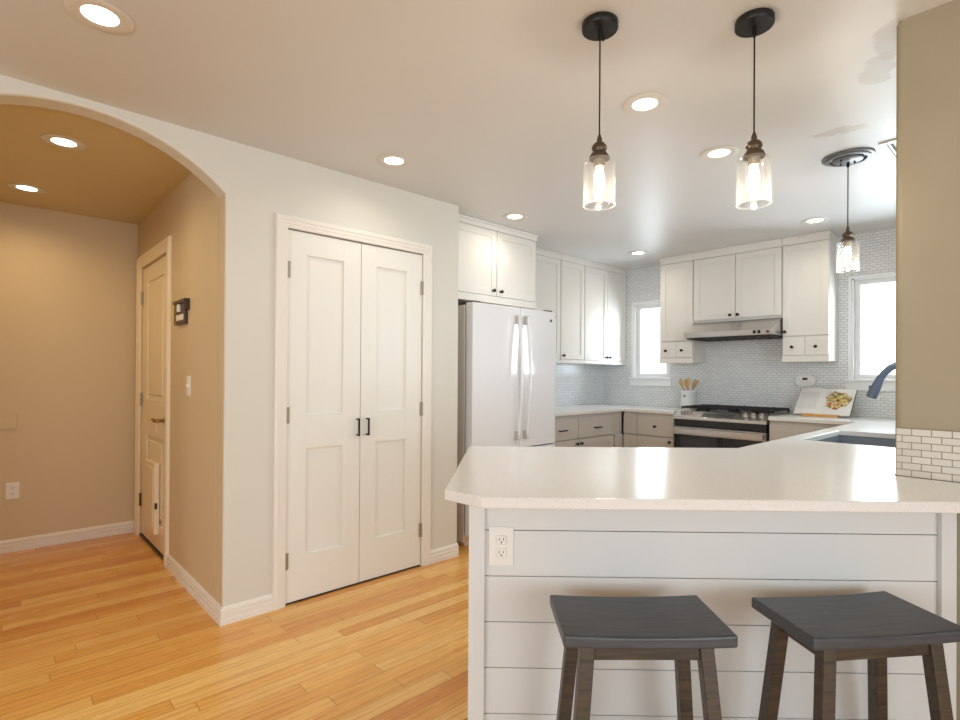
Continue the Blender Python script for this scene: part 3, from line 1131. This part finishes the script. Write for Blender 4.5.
def slab(bm, poly, z0, z1, holes=()):
    from mathutils.geometry import tessellate_polygon
    loops = [[Vector((x, y, 0)) for x, y in poly]] + [[Vector((x, y, 0)) for x, y in h] for h in holes]
    flat = [v for l in loops for v in l]
    tris = tessellate_polygon(loops)
    top = [bm.verts.new((v.x, v.y, z1)) for v in flat]
    bot = [bm.verts.new((v.x, v.y, z0)) for v in flat]
    for a, c, d in tris:
        bm.faces.new((top[a], top[c], top[d]))
        bm.faces.new((bot[d], bot[c], bot[a]))
    k = 0
    for l in loops:
        m = len(l)
        for i in range(m):
            j = (i + 1) % m
            bm.faces.new((top[k + i], top[k + j], bot[k + j], bot[k + i]))
        k += m
    bmesh.ops.recalc_face_normals(bm, faces=bm.faces[:])
    es = [e for e in bm.edges if len(e.link_faces) == 2 and e.calc_face_angle(0) > 1.0 and abs(e.verts[0].co.z - e.verts[1].co.z) < 1e-5]
    bmesh.ops.bevel(bm, geom=es, offset=0.003, segments=2, profile=0.5, affect='EDGES')


poly = [A2, A1, A0, (2.497, 0.985), (4.640, 0.985), (4.640, 1.590), (WX - 0.003, 1.590), (WX - 0.003, SY + 0.003), (PX + TH + 0.003, SY + 0.003), (PX + TH + 0.003, PY + 0.006), (PX - 0.009, PY + 0.006), (PX - 0.009, AF[1] + 0.02), (AF[0] - 0.008, AF[1] + 0.008)]
hole = [(SKX0, SKY0), (SKX1, SKY0), (SKX1, SKY1), (SKX0, SKY1)]
b = new(); slab(b, poly, CB, CT, [hole])
tag(obj('countertop', b, 'quartz'), 'pale quartz countertop of the peninsula wrapping round to the sink', 'countertop', None)
b = new()
slab(b, [(3.530, 2.925), (4.640, 2.925), (4.640, 2.392), (WX - 0.003, 2.392), (WX - 0.003, WY - 0.003), (3.530, WY - 0.003)], CB, CT)
tag(obj('countertop', b, 'quartz'), 'pale quartz countertop in the far corner between refrigerator and range', 'countertop')

# sink
t = thing('kitchen_sink', 'slate grey undermount sink in the counter by the right wall', 'sink', (0, 0, 0))
b = new()
x0, x1, y0, y1, zb = SKX0 - 0.006, SKX1 + 0.006, SKY0 - 0.006, SKY1 + 0.006, 0.72
w = 0.008
box(b, x0 - w, x0, y0 - w, y1 + w, zb, CB - 0.001); box(b, x1, x1 + w, y0 - w, y1 + w, zb, CB - 0.001)
box(b, x0, x1, y0 - w, y0, zb, CB - 0.001); box(b, x0, x1, y1, y1 + w, zb, CB - 0.001)
box(b, x0 - w, x1 + w, y0 - w, y1 + w, zb - 0.008, zb)
obj('basin', b, 'sink', t)
b = new(); lathe(b, [(0.045, 0), (0.045, 0.003), (0.03, 0.004)], 20, Matrix.Translation(((x0 + x1) / 2, (y0 + y1) / 2, zb)))
obj('drain', b, 'steel', t)

# faucet
t = thing('kitchen_faucet', 'slate blue gooseneck pull-down faucet reaching over the sink', 'faucet', (3.45, 0.395, CT))
b = new()
lathe(b, [(0.028, 0), (0.028, 0.008), (0.022, 0.014), (0.018, 0.05), (0.016, 0.10)], 20)
pts = [(0, 0, 0.08), (0, 0, 0.22), (0, 0.004, 0.30), (0, 0.02, 0.350), (0, 0.055, 0.385), (0, 0.105, 0.400), (0, 0.155, 0.396), (0, 0.195, 0.374), (0, 0.222, 0.345), (0, 0.240, 0.315)]
tube(b, pts, 0.0165, 16)
obj('neck', b, 'faucet', t, smooth=False)
b = new()
tube(b, [(0, 0.236, 0.325), (0, 0.252, 0.285), (0, 0.270, 0.240), (0, 0.279, 0.216)], [0.0175, 0.022, 0.025, 0.025], 16)
box(b, -0.010, 0.010, 0.262, 0.288, 0.258, 0.280, 0.003)
obj('spray_head', b, 'faucet', t)
b = new(); tube(b, [(0, 0, 0.06), (0.05, 0, 0.075), (0.10, 0, 0.11)], [0.008, 0.007, 0.006], 10)
obj('lever', b, 'faucet', t)

# ------------------------------------------------------------------ refrigerator (front faces -Y)
fr = thing('refrigerator', 'glossy white french-door refrigerator beside the pantry wall', 'refrigerator', (2.582, 2.866, 0))
FW = 0.942
b = new(); box(b, 0.0, FW, 0.098, 0.70, 0.03, 1.785, 0.004); box(b, 0.03, FW - 0.03, 0.12, 0.66, 0.0, 0.03)
obj('body', b, 'fridgeside', fr)
b = new(); box(b, 0.012, FW - 0.012, 0.085, 0.099, 0.10, 1.775); obj('gasket', b, 'slot', fr)
SP = 0.496


def fdoor(x0, x1, z0, z1, name):
    b = new()
    # gently crowned front
    n = 10
    pts = []
    for i in range(n + 1):
        s = i / n
        x = x0 + (x1 - x0) * s
        gx = (x / FW - 0.5) * 2
        pts.append((x, 0.010 * gx * gx))
    pts += [(x1, 0.085), (x0, 0.085)]
    prism(b, pts, z0, z1, 'z', bev=0.004)
    return obj(name, b, 'fridge', fr)


dl = fdoor(0.0, SP - 0.003, 0.70, 1.797, 'door')
dr = fdoor(SP + 0.003, FW, 0.70, 1.797, 'door')
fz = fdoor(0.0, FW, 0.09, 0.690, 'freezer_drawer')
for d, hx in ((dl, SP - 0.048), (dr, SP + 0.052)):
    b = new()
    zs = [0.775 + (1.725 - 0.775) * i / 16 for i in range(17)]
    pts = [(hx, -0.028 - 0.040 * math.sin(PI * i / 16), zs[i]) for i in range(17)]
    tube(b, pts, 0.014, 12)
    h = obj('handle', b, 'fridge', d)
    for z in (0.80, 1.70):
        b = new(); box(b, hx - 0.016, hx + 0.016, -0.040, 0.008, z - 0.035, z + 0.035, 0.006, 2)
        obj('handle_bracket', b, 'fridgegrey', h)
b = new(); tube(b, [(0.10, -0.05, 0.62), (0.3, -0.062, 0.62), (FW - 0.3, -0.062, 0.62), (FW - 0.10, -0.05, 0.62)], 0.014, 12)
box(b, 0.09, 0.12, -0.05, 0.008, 0.60, 0.64, 0.004); box(b, FW - 0.12, FW - 0.09, -0.05, 0.008, 0.60, 0.64, 0.004)
obj('handle', b, 'fridge', fz)
b = new(); lathe(b, [(0.013, 0), (0.013, 0.002), (0.0105, 0.003)], 20, Matrix.Translation((0.875, 0.007, 1.722)) @ Matrix.Rotation(R(90), 4, 'X'))
obj('emblem', b, 'bronze', dr)
b = new(); lathe(b, [(0.009, 0), (0.009, 0.002)], 16, Matrix.Translation((0.935, 0.010, 1.760)) @ Matrix.Rotation(R(90), 4, 'X'))
obj('emblem', b, 'fridgegrey', dr)
b = new(); box(b, 0.02, 0.10, 0.03, 0.12, 1.797, 1.812, 0.004)
obj('hinge_cover', b, 'bronze', fr)
b = new(); box(b, FW - 0.10, FW - 0.02, 0.03, 0.12, 1.797, 1.812, 0.004)
obj('hinge_cover', b, 'bronze', fr)

# ------------------------------------------------------------------ gas range (local x = -Y, y = +X)
rg = thing('gas_range', 'stainless slide-in gas range with black grates', 'range', (4.655, 2.388, 0), rz)
RW = 0.792
RD = WX - 4.655 - 0.004
b = new(); box(b, 0.004, RW - 0.004, 0.03, RD, 0.03, 0.935, 0.002); box(b, 0.03, RW - 0.03, 0.08, RD, 0, 0.03)
obj('body', b, 'enamel', rg)
b = new(); box(b, 0.003, RW - 0.003, 0.04, RD, 0.936, 0.950, 0.003); obj('cooktop', b, 'steel', rg)
b = new(); prism(b, [(-0.050, 0.880), (-0.046, 0.905), (0.045, 0.952), (0.045, 0.880)], 0.0, RW, 'x', bev=0.002)
pn = obj('control_panel', b, 'steel', rg)
b = new()
ang = math.atan2(0.952 - 0.905, 0.091)
T = Matrix.Translation((0, -0.046, 0.905)) @ Matrix.Rotation(ang, 4, 'X')
q = new(); box(q, 0.255, 0.530, 0.018, 0.078, 0.0003, 0.0022)
q.transform(T); obj('display', q, 'display', pn); b.free()
for kx in (0.068, 0.128, 0.612, 0.676, 0.738):
    b = new()
    T = Matrix.Translation((kx, -0.046, 0.905)) @ Matrix.Rotation(ang, 4, 'X') @ Matrix.Translation((0, 0.066, 0))
    lathe(b, [(0.021, 0.001), (0.022, 0.008), (0.018, 0.012), (0.017, 0.030), (0.015, 0.033)], 20, T)
    obj('knob', b, 'steel', pn)
b = new(); box(b, 0.006, RW - 0.006, -0.025, 0.03, 0.818, 0.879, 0.002); obj('vent_gap', b, 'enamel', rg)
b = new(); box(b, 0.006, RW - 0.006, -0.035, 0.028, 0.24, 0.812, 0.004); dd = obj('oven_door', b, 'steel', rg)
b = new(); box(b, 0.010, RW - 0.010, -0.038, -0.034, 0.30, 0.742, 0.002); obj('oven_window', b, 'blackglass', dd)
b = new(); box(b, 0.012, RW - 0.012, -0.080, -0.066, 0.752, 0.800, 0.005)
box(b, 0.035, 0.06, -0.075, -0.034, 0.765, 0.785, 0.002); box(b, RW - 0.06, RW - 0.035, -0.075, -0.034, 0.765, 0.785, 0.002)
obj('handle', b, 'steel', dd)
b = new(); box(b, 0.006, RW - 0.006, -0.030, 0.028, 0.05, 0.300, 0.004); obj('storage_drawer', b, 'steel', rg)
for cx in (0.15, 0.396, 0.642):
    for cy in ((0.20, 0.44) if cx != 0.396 else (0.32,)):
        b = new(); lathe(b, [(0.050, 0.9505), (0.050, 0.958), (0.036, 0.962), (0.034, 0.970), (0.01, 0.972)], 20, Matrix.Translation((cx, cy, 0)))
        obj('burner', b, 'iron', rg)
for gx0, gx1 in ((0.020, 0.266), (0.272, 0.520), (0.526, 0.772)):
    b = new()
    gy0, gy1 = 0.075, 0.575
    z0, z1 = 0.974, 0.990
    for (q0, q1, r0, r1) in ((gx0, gx1, gy0, gy0 + 0.012), (gx0, gx1, gy1 - 0.012, gy1), (gx0, gx0 + 0.012, gy0, gy1), (gx1 - 0.012, gx1, gy0, gy1)):
        box(b, q0, q1, r0, r1, z0, z1, 0.002)
    gm = (gx0 + gx1) / 2
    box(b, gm - 0.006, gm + 0.006, gy0, gy1, z0, z1 + 0.003, 0.002)
    for k in range(1, 6):
        yy = gy0 + (gy1 - gy0) * k / 6
        box(b, gx0, gx1, yy - 0.005, yy + 0.005, z0, z1 + 0.003, 0.002)
    for q0 in (gx0, gx1 - 0.012):
        for r0 in (gy0, gy1 - 0.012):
            box(b, q0, q0 + 0.012, r0, r0 + 0.012, 0.950, z0)
    obj('grate', b, 'iron', rg)

# ------------------------------------------------------------------ things on the counters
cr = thing('utensil_crock', 'white ceramic utensil crock left of the range', 'crock', (5.135, 2.497, CT))
b = new(); lathe(b, [(0.062, 0.0), (0.074, 0.004), (0.076, 0.02), (0.076, 0.172), (0.079, 0.178), (0.077, 0.182), (0.071, 0.180), (0.070, 0.02), (0.0, 0.012)], 32, cap1=False)
obj('pot', b, 'ceramic', cr)
b = new(); lathe(b, [(0.010, 0), (0.010, 0.002)], 14, Matrix.Translation((-0.0755, 0.004, 0.125)) @ Matrix.Rotation(R(-90), 4, 'Y'))
obj('emblem', b, 'slot', cr)
SG = 'wooden spoons in the crock'
k = 0
for (ax_, ay_, hgt, dy) in ((0.030, -0.02, 0.280, 0.116), (-0.01, -0.01, 0.30, 0.084), (0.02, 0.02, 0.285, 0.036), (-0.03, 0.0, 0.305, -0.014), (0.01, 0.01, 0.285, -0.066), (-0.02, 0.02, 0.290, -0.108)):
    b = new()
    base = Vector((ax_ * 0.4, -dy * 0.3, 0.016)); top = Vector((ax_, dy, hgt))
    d = (top - base)
    tube(b, [base, base + d * 0.72], 0.0055, 8)
    bl = base + d * 0.68
    u = d.normalized()
    tube(b, [bl, bl + u * 0.02, bl + u * 0.045, bl + u * 0.075, bl + u * 0.095], [0.006, 0.013, 0.018, 0.017, 0.008], 14, flat=0.25)
    o = obj('wooden_spoon', b, 'spoon', loc=(5.135, 2.497, CT))
    tag(o, 'pale wooden spoon standing in the white crock, %s' % ('leftmost, leaning out to the left', 'second from the left', 'tallest in the middle', 'right of the middle one', 'second from the right', 'rightmost, leaning out to the right')[k], 'spoon', SG)
    k += 1

# cookbook on its easel
ck = thing('cookbook', 'open cookbook showing a salad photo on its right page', 'book', (4.985, 1.312, CT + 0.013), rz)
tilt = R(47)
TB = Matrix.Rotation(R(90) - tilt, 4, 'X')


def page_surface(bm, x0, x1, h, th, bulge):
    n = 8
    prev = None
    pts_f = []
    for i in range(n + 1):
        s = i / n
        x = x0 + (x1 - x0) * s
        t_ = abs(x) / 0.2
        pts_f.append((x, th + bulge * math.sin(min(1, t_) * PI) ** 0.8))
    poly = pts_f + [(x1, 0), (x0, 0)]
    prism(bm, [(p[0], p[1]) for p in poly], 0.0, h, 'y')


b = new(); box(b, -0.205, 0.205, 0.0, 0.303, -0.004, 0.0, 0.001)
co = obj('cover', b, 'slot', ck); 
b = new(); page_surface(b, -0.200, 0.0, 0.300, 0.004, 0.012); lp = obj('left_page', b, 'page', ck)
b = new(); page_surface(b, 0.0, 0.200, 0.300, 0.004, 0.006); rp = obj('right_page', b, 'paper', ck)
b = new()
pts = []
for i in range(26):
    a = 2 * PI * i / 26
    r = 1 + 0.10 * math.sin(3 * a + 1) + 0.08 * math.sin(7 * a)
    pts.append((0.094 + 0.086 * r * math.cos(a), 0.165 + 0.098 * r * math.sin(a)))
prism(b, pts, 0.0113, 0.0121, 'z')
ph = obj('salad_photo', b, 'food', rp)
for o in (co, lp, rp):
    o.matrix_local = TB
st = thing('book_easel', 'honey wooden easel holding the open cookbook', 'book stand', (4.985, 1.312, CT), rz)
b = new(); box(b, -0.125, 0.125, -0.034, 0.012, 0.0, 0.012, 0.002); box(b, -0.125, 0.125, -0.036, -0.028, 0.0, 0.022, 0.002)
obj('ledge', b, 'ledge', st)
b = new(); box(b, -0.12, 0.12, 0.002, 0.27, -0.014, -0.006, 0.001)
o = obj('back_board', b, 'ledge', st); o.matrix_local = Matrix.Translation((0, 0, 0.013)) @ TB

# white oval gadget on the tile
t = thing('wall_timer', 'white oval timer with a dark display fixed to the tile above the cookbook', 'timer', (WX, 1.500, 1.234), rz)
b = new()
pts = [(0.080 * (abs(math.cos(a)) ** 0.7) * (1 if math.cos(a) > 0 else -1), 0.052 * (abs(math.sin(a)) ** 0.8) * (1 if math.sin(a) > 0 else -1)) for a in [2 * PI * i / 36 for i in range(36)]]
prism(b, pts, -0.024, 0.0, 'y', bev=0.004)
obj('case', b, 'ceramic', t)
b = new(); box(b, -0.022, 0.018, -0.0255, -0.0235, 0.006, 0.026, 0.001); obj('display', b, 'screen', t)
for kx in (-0.03, -0.008, 0.014, 0.036):
    b = new(); lathe(b, [(0.005, 0), (0.005, 0.002)], 12, Matrix.Translation((kx, -0.0238, -0.016)) @ Matrix.Rotation(R(90), 4, 'X')); obj('button', b, 'fridgegrey', t)

# blue sponge holder by the fridge
b = new(); box(b, -0.07, 0.05, -0.03, 0.03, 0, 0.024, 0.006, 3)
tag(obj('sponge', b, 'sponge', loc=(4.02, 3.42, CT)), 'small blue sponge on the far counter next to the refrigerator', 'sponge')

# ------------------------------------------------------------------ stools
def make_stool():
    t = thing('saddle_stool', '', 'stool', (0, 0, 0), 0, 'charcoal saddle stools at the peninsula')
    # seat: dished across its width
    hw, hd, th = 0.217, 0.125, 0.030
    b = new()
    nx, ny = 16, 6
    grid = {}
    for s in (0, 1):
        for i in range(nx + 1):
            for j in range(ny + 1):
                x = -hw + 2 * hw * i / nx
                y = -hd + 2 * hd * j / ny
                z = 0.621 + 0.006 * (x / hw) ** 2 - (0 if s else th) - (0 if s else 0.002 * (x / hw) ** 2)
                grid[s, i, j] = b.verts.new((x, y, z))
    for i in range(nx):
        for j in range(ny):
            b.faces.new((grid[1, i, j], grid[1, i + 1, j], grid[1, i + 1, j + 1], grid[1, i, j + 1]))
            b.faces.new((grid[0, i, j + 1], grid[0, i + 1, j + 1], grid[0, i + 1, j], grid[0, i, j]))
    for i in range(nx):
        b.faces.new((grid[0, i, 0], grid[0, i + 1, 0], grid[1, i + 1, 0], grid[1, i, 0]))
        b.faces.new((grid[0, i + 1, ny], grid[0, i, ny], grid[1, i, ny], grid[1, i + 1, ny]))
    for j in range(ny):
        b.faces.new((grid[0, 0, j + 1], grid[0, 0, j], grid[1, 0, j], grid[1, 0, j + 1]))
        b.faces.new((grid[0, nx, j], grid[0, nx, j + 1], grid[1, nx, j + 1], grid[1, nx, j]))
    bmesh.ops.recalc_face_normals(b, faces=b.faces[:])
    es = [e for e in b.edges if e.calc_face_angle(0) > 1.0]
    bmesh.ops.bevel(b, geom=es, offset=0.006, segments=3, profile=0.5, affect='EDGES')
    obj('seat', b, 'stool', t, smooth=False)
    # legs, splayed both ways
    lw = 0.036
    tops = {}
    for sx in (-1, 1):
        for sy in (-1, 1):
            b = new()
            top = (sx * 0.150, sy * 0.082, 0.594)
            bot = (sx * 0.200, sy * 0.125, 0.0)
            leg_bm(b, bot, top, lw, 0.034, lw, 0.034)
            l = obj('leg', b, 'stoolleg', t)
            b = new(); lathe(b, [(0.005, 0), (0.005, 0.0015)], 10, Matrix.Translation((top[0] + sx * 0.018, top[1], 0.578)) @ Matrix.Rotation(R(90) * sx, 4, 'Y'))
            obj('screw_plug', b, 'slot', l)
    for sy in (-1, 1):
        b = new(); box(b, -0.140, 0.140, sy * 0.083 - 0.009, sy * 0.083 + 0.009, 0.548, 0.590, 0.002); obj('apron', b, 'stoolleg', t)
        b = new(); box(b, -0.180, 0.180, sy * 0.110 - 0.008, sy * 0.110 + 0.008, 0.130, 0.160, 0.002); obj('stretcher', b, 'stoolleg', t)
    for sx in (-1, 1):
        b = new(); box(b, sx * 0.152 - 0.009, sx * 0.152 + 0.009, -0.07, 0.07, 0.548, 0.590, 0.002); obj('apron', b, 'stoolleg', t)
        b = new(); box(b, sx * 0.183 - 0.008, sx * 0.183 + 0.008, -0.10, 0.10, 0.190, 0.220, 0.002); obj('stretcher', b, 'stoolleg', t)
    return t


s1 = make_stool()
x_, y_ = xy(0.402, 1.456)
s1.location = (x_, y_, 0)
s1.rotation_euler = (0, 0, EA + R(1.5))
s1['label'] = 'charcoal wooden saddle stool at the middle of the peninsula, the left one'
s2 = copy_tree(s1)
x_, y_ = xy(1.000, 1.482)
s2.location = (x_, y_, 0)
s2.rotation_euler = (0, 0, EA + R(8.0))
s2['label'] = 'charcoal wooden saddle stool at the right near the wall, turned slightly'


# ------------------------------------------------------------------ pendants
def make_pendant(drop_to=2.059, canopy=True):
    t = thing('pendant_light', '', 'pendant light', (0, 0, 0), 0, 'clear glass jar pendants')
    if canopy:
        b = new(); lathe(b, [(0.059, CE - 0.001), (0.060, CE - 0.003), (0.060, CE - 0.022), (0.058, CE - 0.025), (0.0, CE - 0.025)], 40, cap1=False)
        c = obj('canopy', b, 'black', t)
        for a in (R(200), R(20)):
            b = new(); lathe(b, [(0.0045, CE - 0.036), (0.0045, CE - 0.028)], 10, Matrix.Translation((0.042 * math.cos(a), 0.042 * math.sin(a), 0)))
            obj('screw', b, 'black', c)
    b = new(); lathe(b, [(0.0075, CE - 0.055), (0.0075, CE - 0.028)], 12); tube(b, [(0, 0, drop_to), (0, 0, CE - 0.03)], 0.0028, 8)
    obj('cord', b, 'black', t)
    b = new()
    lathe(b, [(0.004, drop_to + 0.02), (0.006, drop_to + 0.014), (0.009, drop_to + 0.004), (0.009, drop_to - 0.006), (0.019, drop_to - 0.012), (0.025, drop_to - 0.021), (0.026, drop_to - 0.029), (0.022, drop_to - 0.036), (0.022, drop_to - 0.041), (0.030, drop_to - 0.048), (0.034, drop_to - 0.059), (0.034, drop_to - 0.064), (0.0, drop_to - 0.064)], 28, cap1=False)
    box(b, 0.020, 0.036, -0.003, 0.003, drop_to - 0.034, drop_to - 0.028, 0.001)
    obj('socket', b, 'bronze', t)
    zt = drop_to - 0.064
    b = new()
    R_ = 0.053
    H_ = 0.155
    lathe(b, [(0.024, zt), (0.046, zt - 0.001), (0.051, zt - 0.004), (R_, zt - 0.010), (R_, zt - H_), (R_ - 0.0025, zt - H_ - 0.001), (R_ - 0.0035, zt - H_), (R_ - 0.0035, zt - 0.011), (0.045, zt - 0.0045), (0.024, zt - 0.0045)], 48, cap0=False, cap1=False)
    obj('glass_shade', b, 'shade', t)
    b = new(); lathe(b, [(R_ - 0.0042, zt - H_ - 0.0012), (R_ + 0.0006, zt - H_ - 0.0012), (R_ + 0.0006, zt - H_ + 0.0016), (R_ - 0.0042, zt - H_ + 0.0016), (R_ - 0.0042, zt - H_ - 0.0012)], 48, cap0=False, cap1=False)
    obj('shade_rim', b, 'rimglass', t)
    b = new(); lathe(b, [(0.0, zt - 0.001), (0.018, zt - 0.001), (0.018, zt - 0.026), (0.0, zt - 0.027)], 20, cap0=False, cap1=False)
    obj('bulb_holder', b, 'nickel', t)
    b = new(); lathe(b, [(0.011, zt - 0.027), (0.013, zt - 0.038), (0.016, zt - 0.055), (0.017, zt - 0.085), (0.014, zt - 0.108), (0.006, zt - 0.122), (0.0015, zt - 0.126)], 20)
    obj('bulb', b, 'bulbglass', t)
    return t, zt


M['rimglass'] = glass('glass_rim', seeded=True, gloss=3.0)


def lamp(name, loc, watts, color, spot=None, radius=0.03):
    d = bpy.data.lights.new(name, 'SPOT' if spot else 'POINT')
    d.energy = watts
    d.color = color
    d.shadow_soft_size = radius
    if spot:
        d.spot_size = R(spot)
        d.spot_blend = 1.0
    o = bpy.data.objects.new(name, d)
    col.objects.link(o)
    o.location = loc
    return o


p1, zt = make_pendant()
p1.location = (1.506, 1.046, 0)
p1['label'] = 'clear glass jar pendant on a black cord, the left one over the peninsula'
p2 = copy_tree(p1)
p2.location = (1.863, 0.685, 0)
p2['label'] = 'clear glass jar pendant on a black cord, the right one over the peninsula'
p3, _ = make_pendant(canopy=False)
p3.location = (3.399, 0.769, 0)
p3['label'] = 'clear glass jar pendant hanging over the sink from a wide stepped plate'
b = new(); lathe(b, [(0.120, CE - 0.001), (0.120, CE - 0.006), (0.108, CE - 0.010), (0.104, CE - 0.010), (0.104, CE - 0.014), (0.092, CE - 0.018), (0.086, CE - 0.018)], 48, cap1=False)
b2 = b
lathe(b2, [(0.086, CE - 0.018), (0.084, CE - 0.006), (0.0, CE - 0.006)], 48, cap0=False, cap1=False)
c3 = obj('canopy', b2, 'graymetal', p3)
b = new(); lathe(b, [(0.070, CE - 0.007), (0.070, CE - 0.018), (0.064, CE - 0.022), (0.0, CE - 0.022)], 40, cap1=False)
obj('inner_canopy', b, 'graymetal', c3)
for a in (R(150), R(330), R(60)):
    b = new(); lathe(b, [(0.005, CE - 0.030), (0.005, CE - 0.021)], 10, Matrix.Translation((0.045 * math.cos(a), 0.045 * math.sin(a), 0)))
    obj('screw', b, 'black', c3)
for p in (p1, p2, p3):
    lamp('pendant_bulb_light', (p.location.x, p.location.y, zt - 0.134), PEND_W, WARM, radius=0.006)

# ------------------------------------------------------------------ recessed downlights
DL = [
    (0.268, 2.157, 0, 'round recessed ceiling light nearest the arch, in front of it'),
    (0.284, 3.475, 1, 'round recessed light in the hall ceiling, nearer to the arch'),
    (0.183, 4.511, 1, 'round recessed light in the hall ceiling, nearer to the end wall'),
    (1.651, 2.501, 0, 'round recessed ceiling light in front of the pantry doors'),
    (2.895, 2.759, 0, 'round recessed ceiling light in front of the cabinet above the refrigerator'),
    (2.100, 1.224, 0, 'round recessed ceiling light between the two peninsula pendants'),
    (2.848, 1.223, 0, 'round recessed ceiling light just left of the right peninsula pendant'),
    (4.616, 2.756, 0, 'round recessed ceiling light in the far corner by the narrow window'),
    (4.606, 1.253, 0, 'round recessed ceiling light in front of the tall cabinet right of the hood')]
proto = {}
for (x, y, h, lab) in DL:
    if h not in proto:
        t = thing('recessed_light', lab, 'recessed light', (x, y, 0), 0, 'recessed ceiling lights')
        b = new(); lathe(b, [(0.093, CE - 0.0005), (0.095, CE - 0.003), (0.090, CE - 0.006), (0.060, CE - 0.004), (0.054, CE - 0.003)], 40, cap0=False, cap1=False)
        lathe(b, [(0.054, CE - 0.003), (0.052, CE - 0.0012)], 40, cap0=False, cap1=False)
        obj('light_trim', b, 'baffle', t)
        b = new(); lathe(b, [(0.053, CE - 0.0008), (0.053, CE - 0.0022), (0.0, CE - 0.0024)], 40, cap1=False)
        obj('lens', b, 'lens_hall' if h else 'lens', t)
        proto[h] = t
    else:
        t = copy_tree(proto[h])
        t.location = (x, y, 0)
        t['label'] = lab
    lamp('downlight', (x, y, CE - 0.008), DOWN_W * (2.0 if h else 1.0), WARM_HALL if h else WARM, spot=165, radius=0.04)

# ceiling vent, part hidden by the pillar
t = thing('ceiling_vent', 'white square ceiling vent partly hidden behind the right wall end', 'vent', (3.46, 0.50, CE), 0)
b = new()
for (q0, q1, r0, r1) in ((-0.15, 0.15, 0.09, 0.12), (-0.15, 0.15, -0.12, -0.09), (-0.15, -0.12, -0.09, 0.09), (0.12, 0.15, -0.09, 0.09)):
    box(b, q0, q1, r0, r1, -0.008, -0.0005, 0.002)
obj('frame', b, 'plastic', t)
b = new(); box(b, -0.12, 0.12, -0.09, 0.09, -0.002, -0.0005); obj('duct', b, 'slot', t)
b = new()
for k in range(8):
    yy = -0.08 + k * 0.0225
    box(b, -0.12, 0.12, yy, yy + 0.010, -0.006, -0.004)
obj('louvres', b, 'plastic', t)

# ------------------------------------------------------------------ outside, seen through the kitchen windows
b = new(); box(b, 5.5, 16, -6, 12, -0.3, -0.2)
o = obj('ground_outside', b, 'grass'); o['kind'] = 'structure'
nb = thing('neighbouring_house', 'pale neighbouring house with a deep eave outside the narrow window', 'house', (9.0, 5.2, -0.2))
b = new(); box(b, 0, 4, -1.6, 3.0, 0, 2.95); obj('wall', b, 'siding', nb)
b = new(); box(b, -0.5, 4.4, -2.0, 3.4, 2.95, 3.10, 0.01); prism(b, [(-2.0, 3.10), (3.4, 3.10), (0.7, 4.1)], -0.5, 4.4, 'x'); obj('roof', b, 'graymetal', nb)
b = new(); box(b, -0.03, 0.0, 0.2, 0.5, 1.2, 2.2); obj('window', b, 'glass', nb)
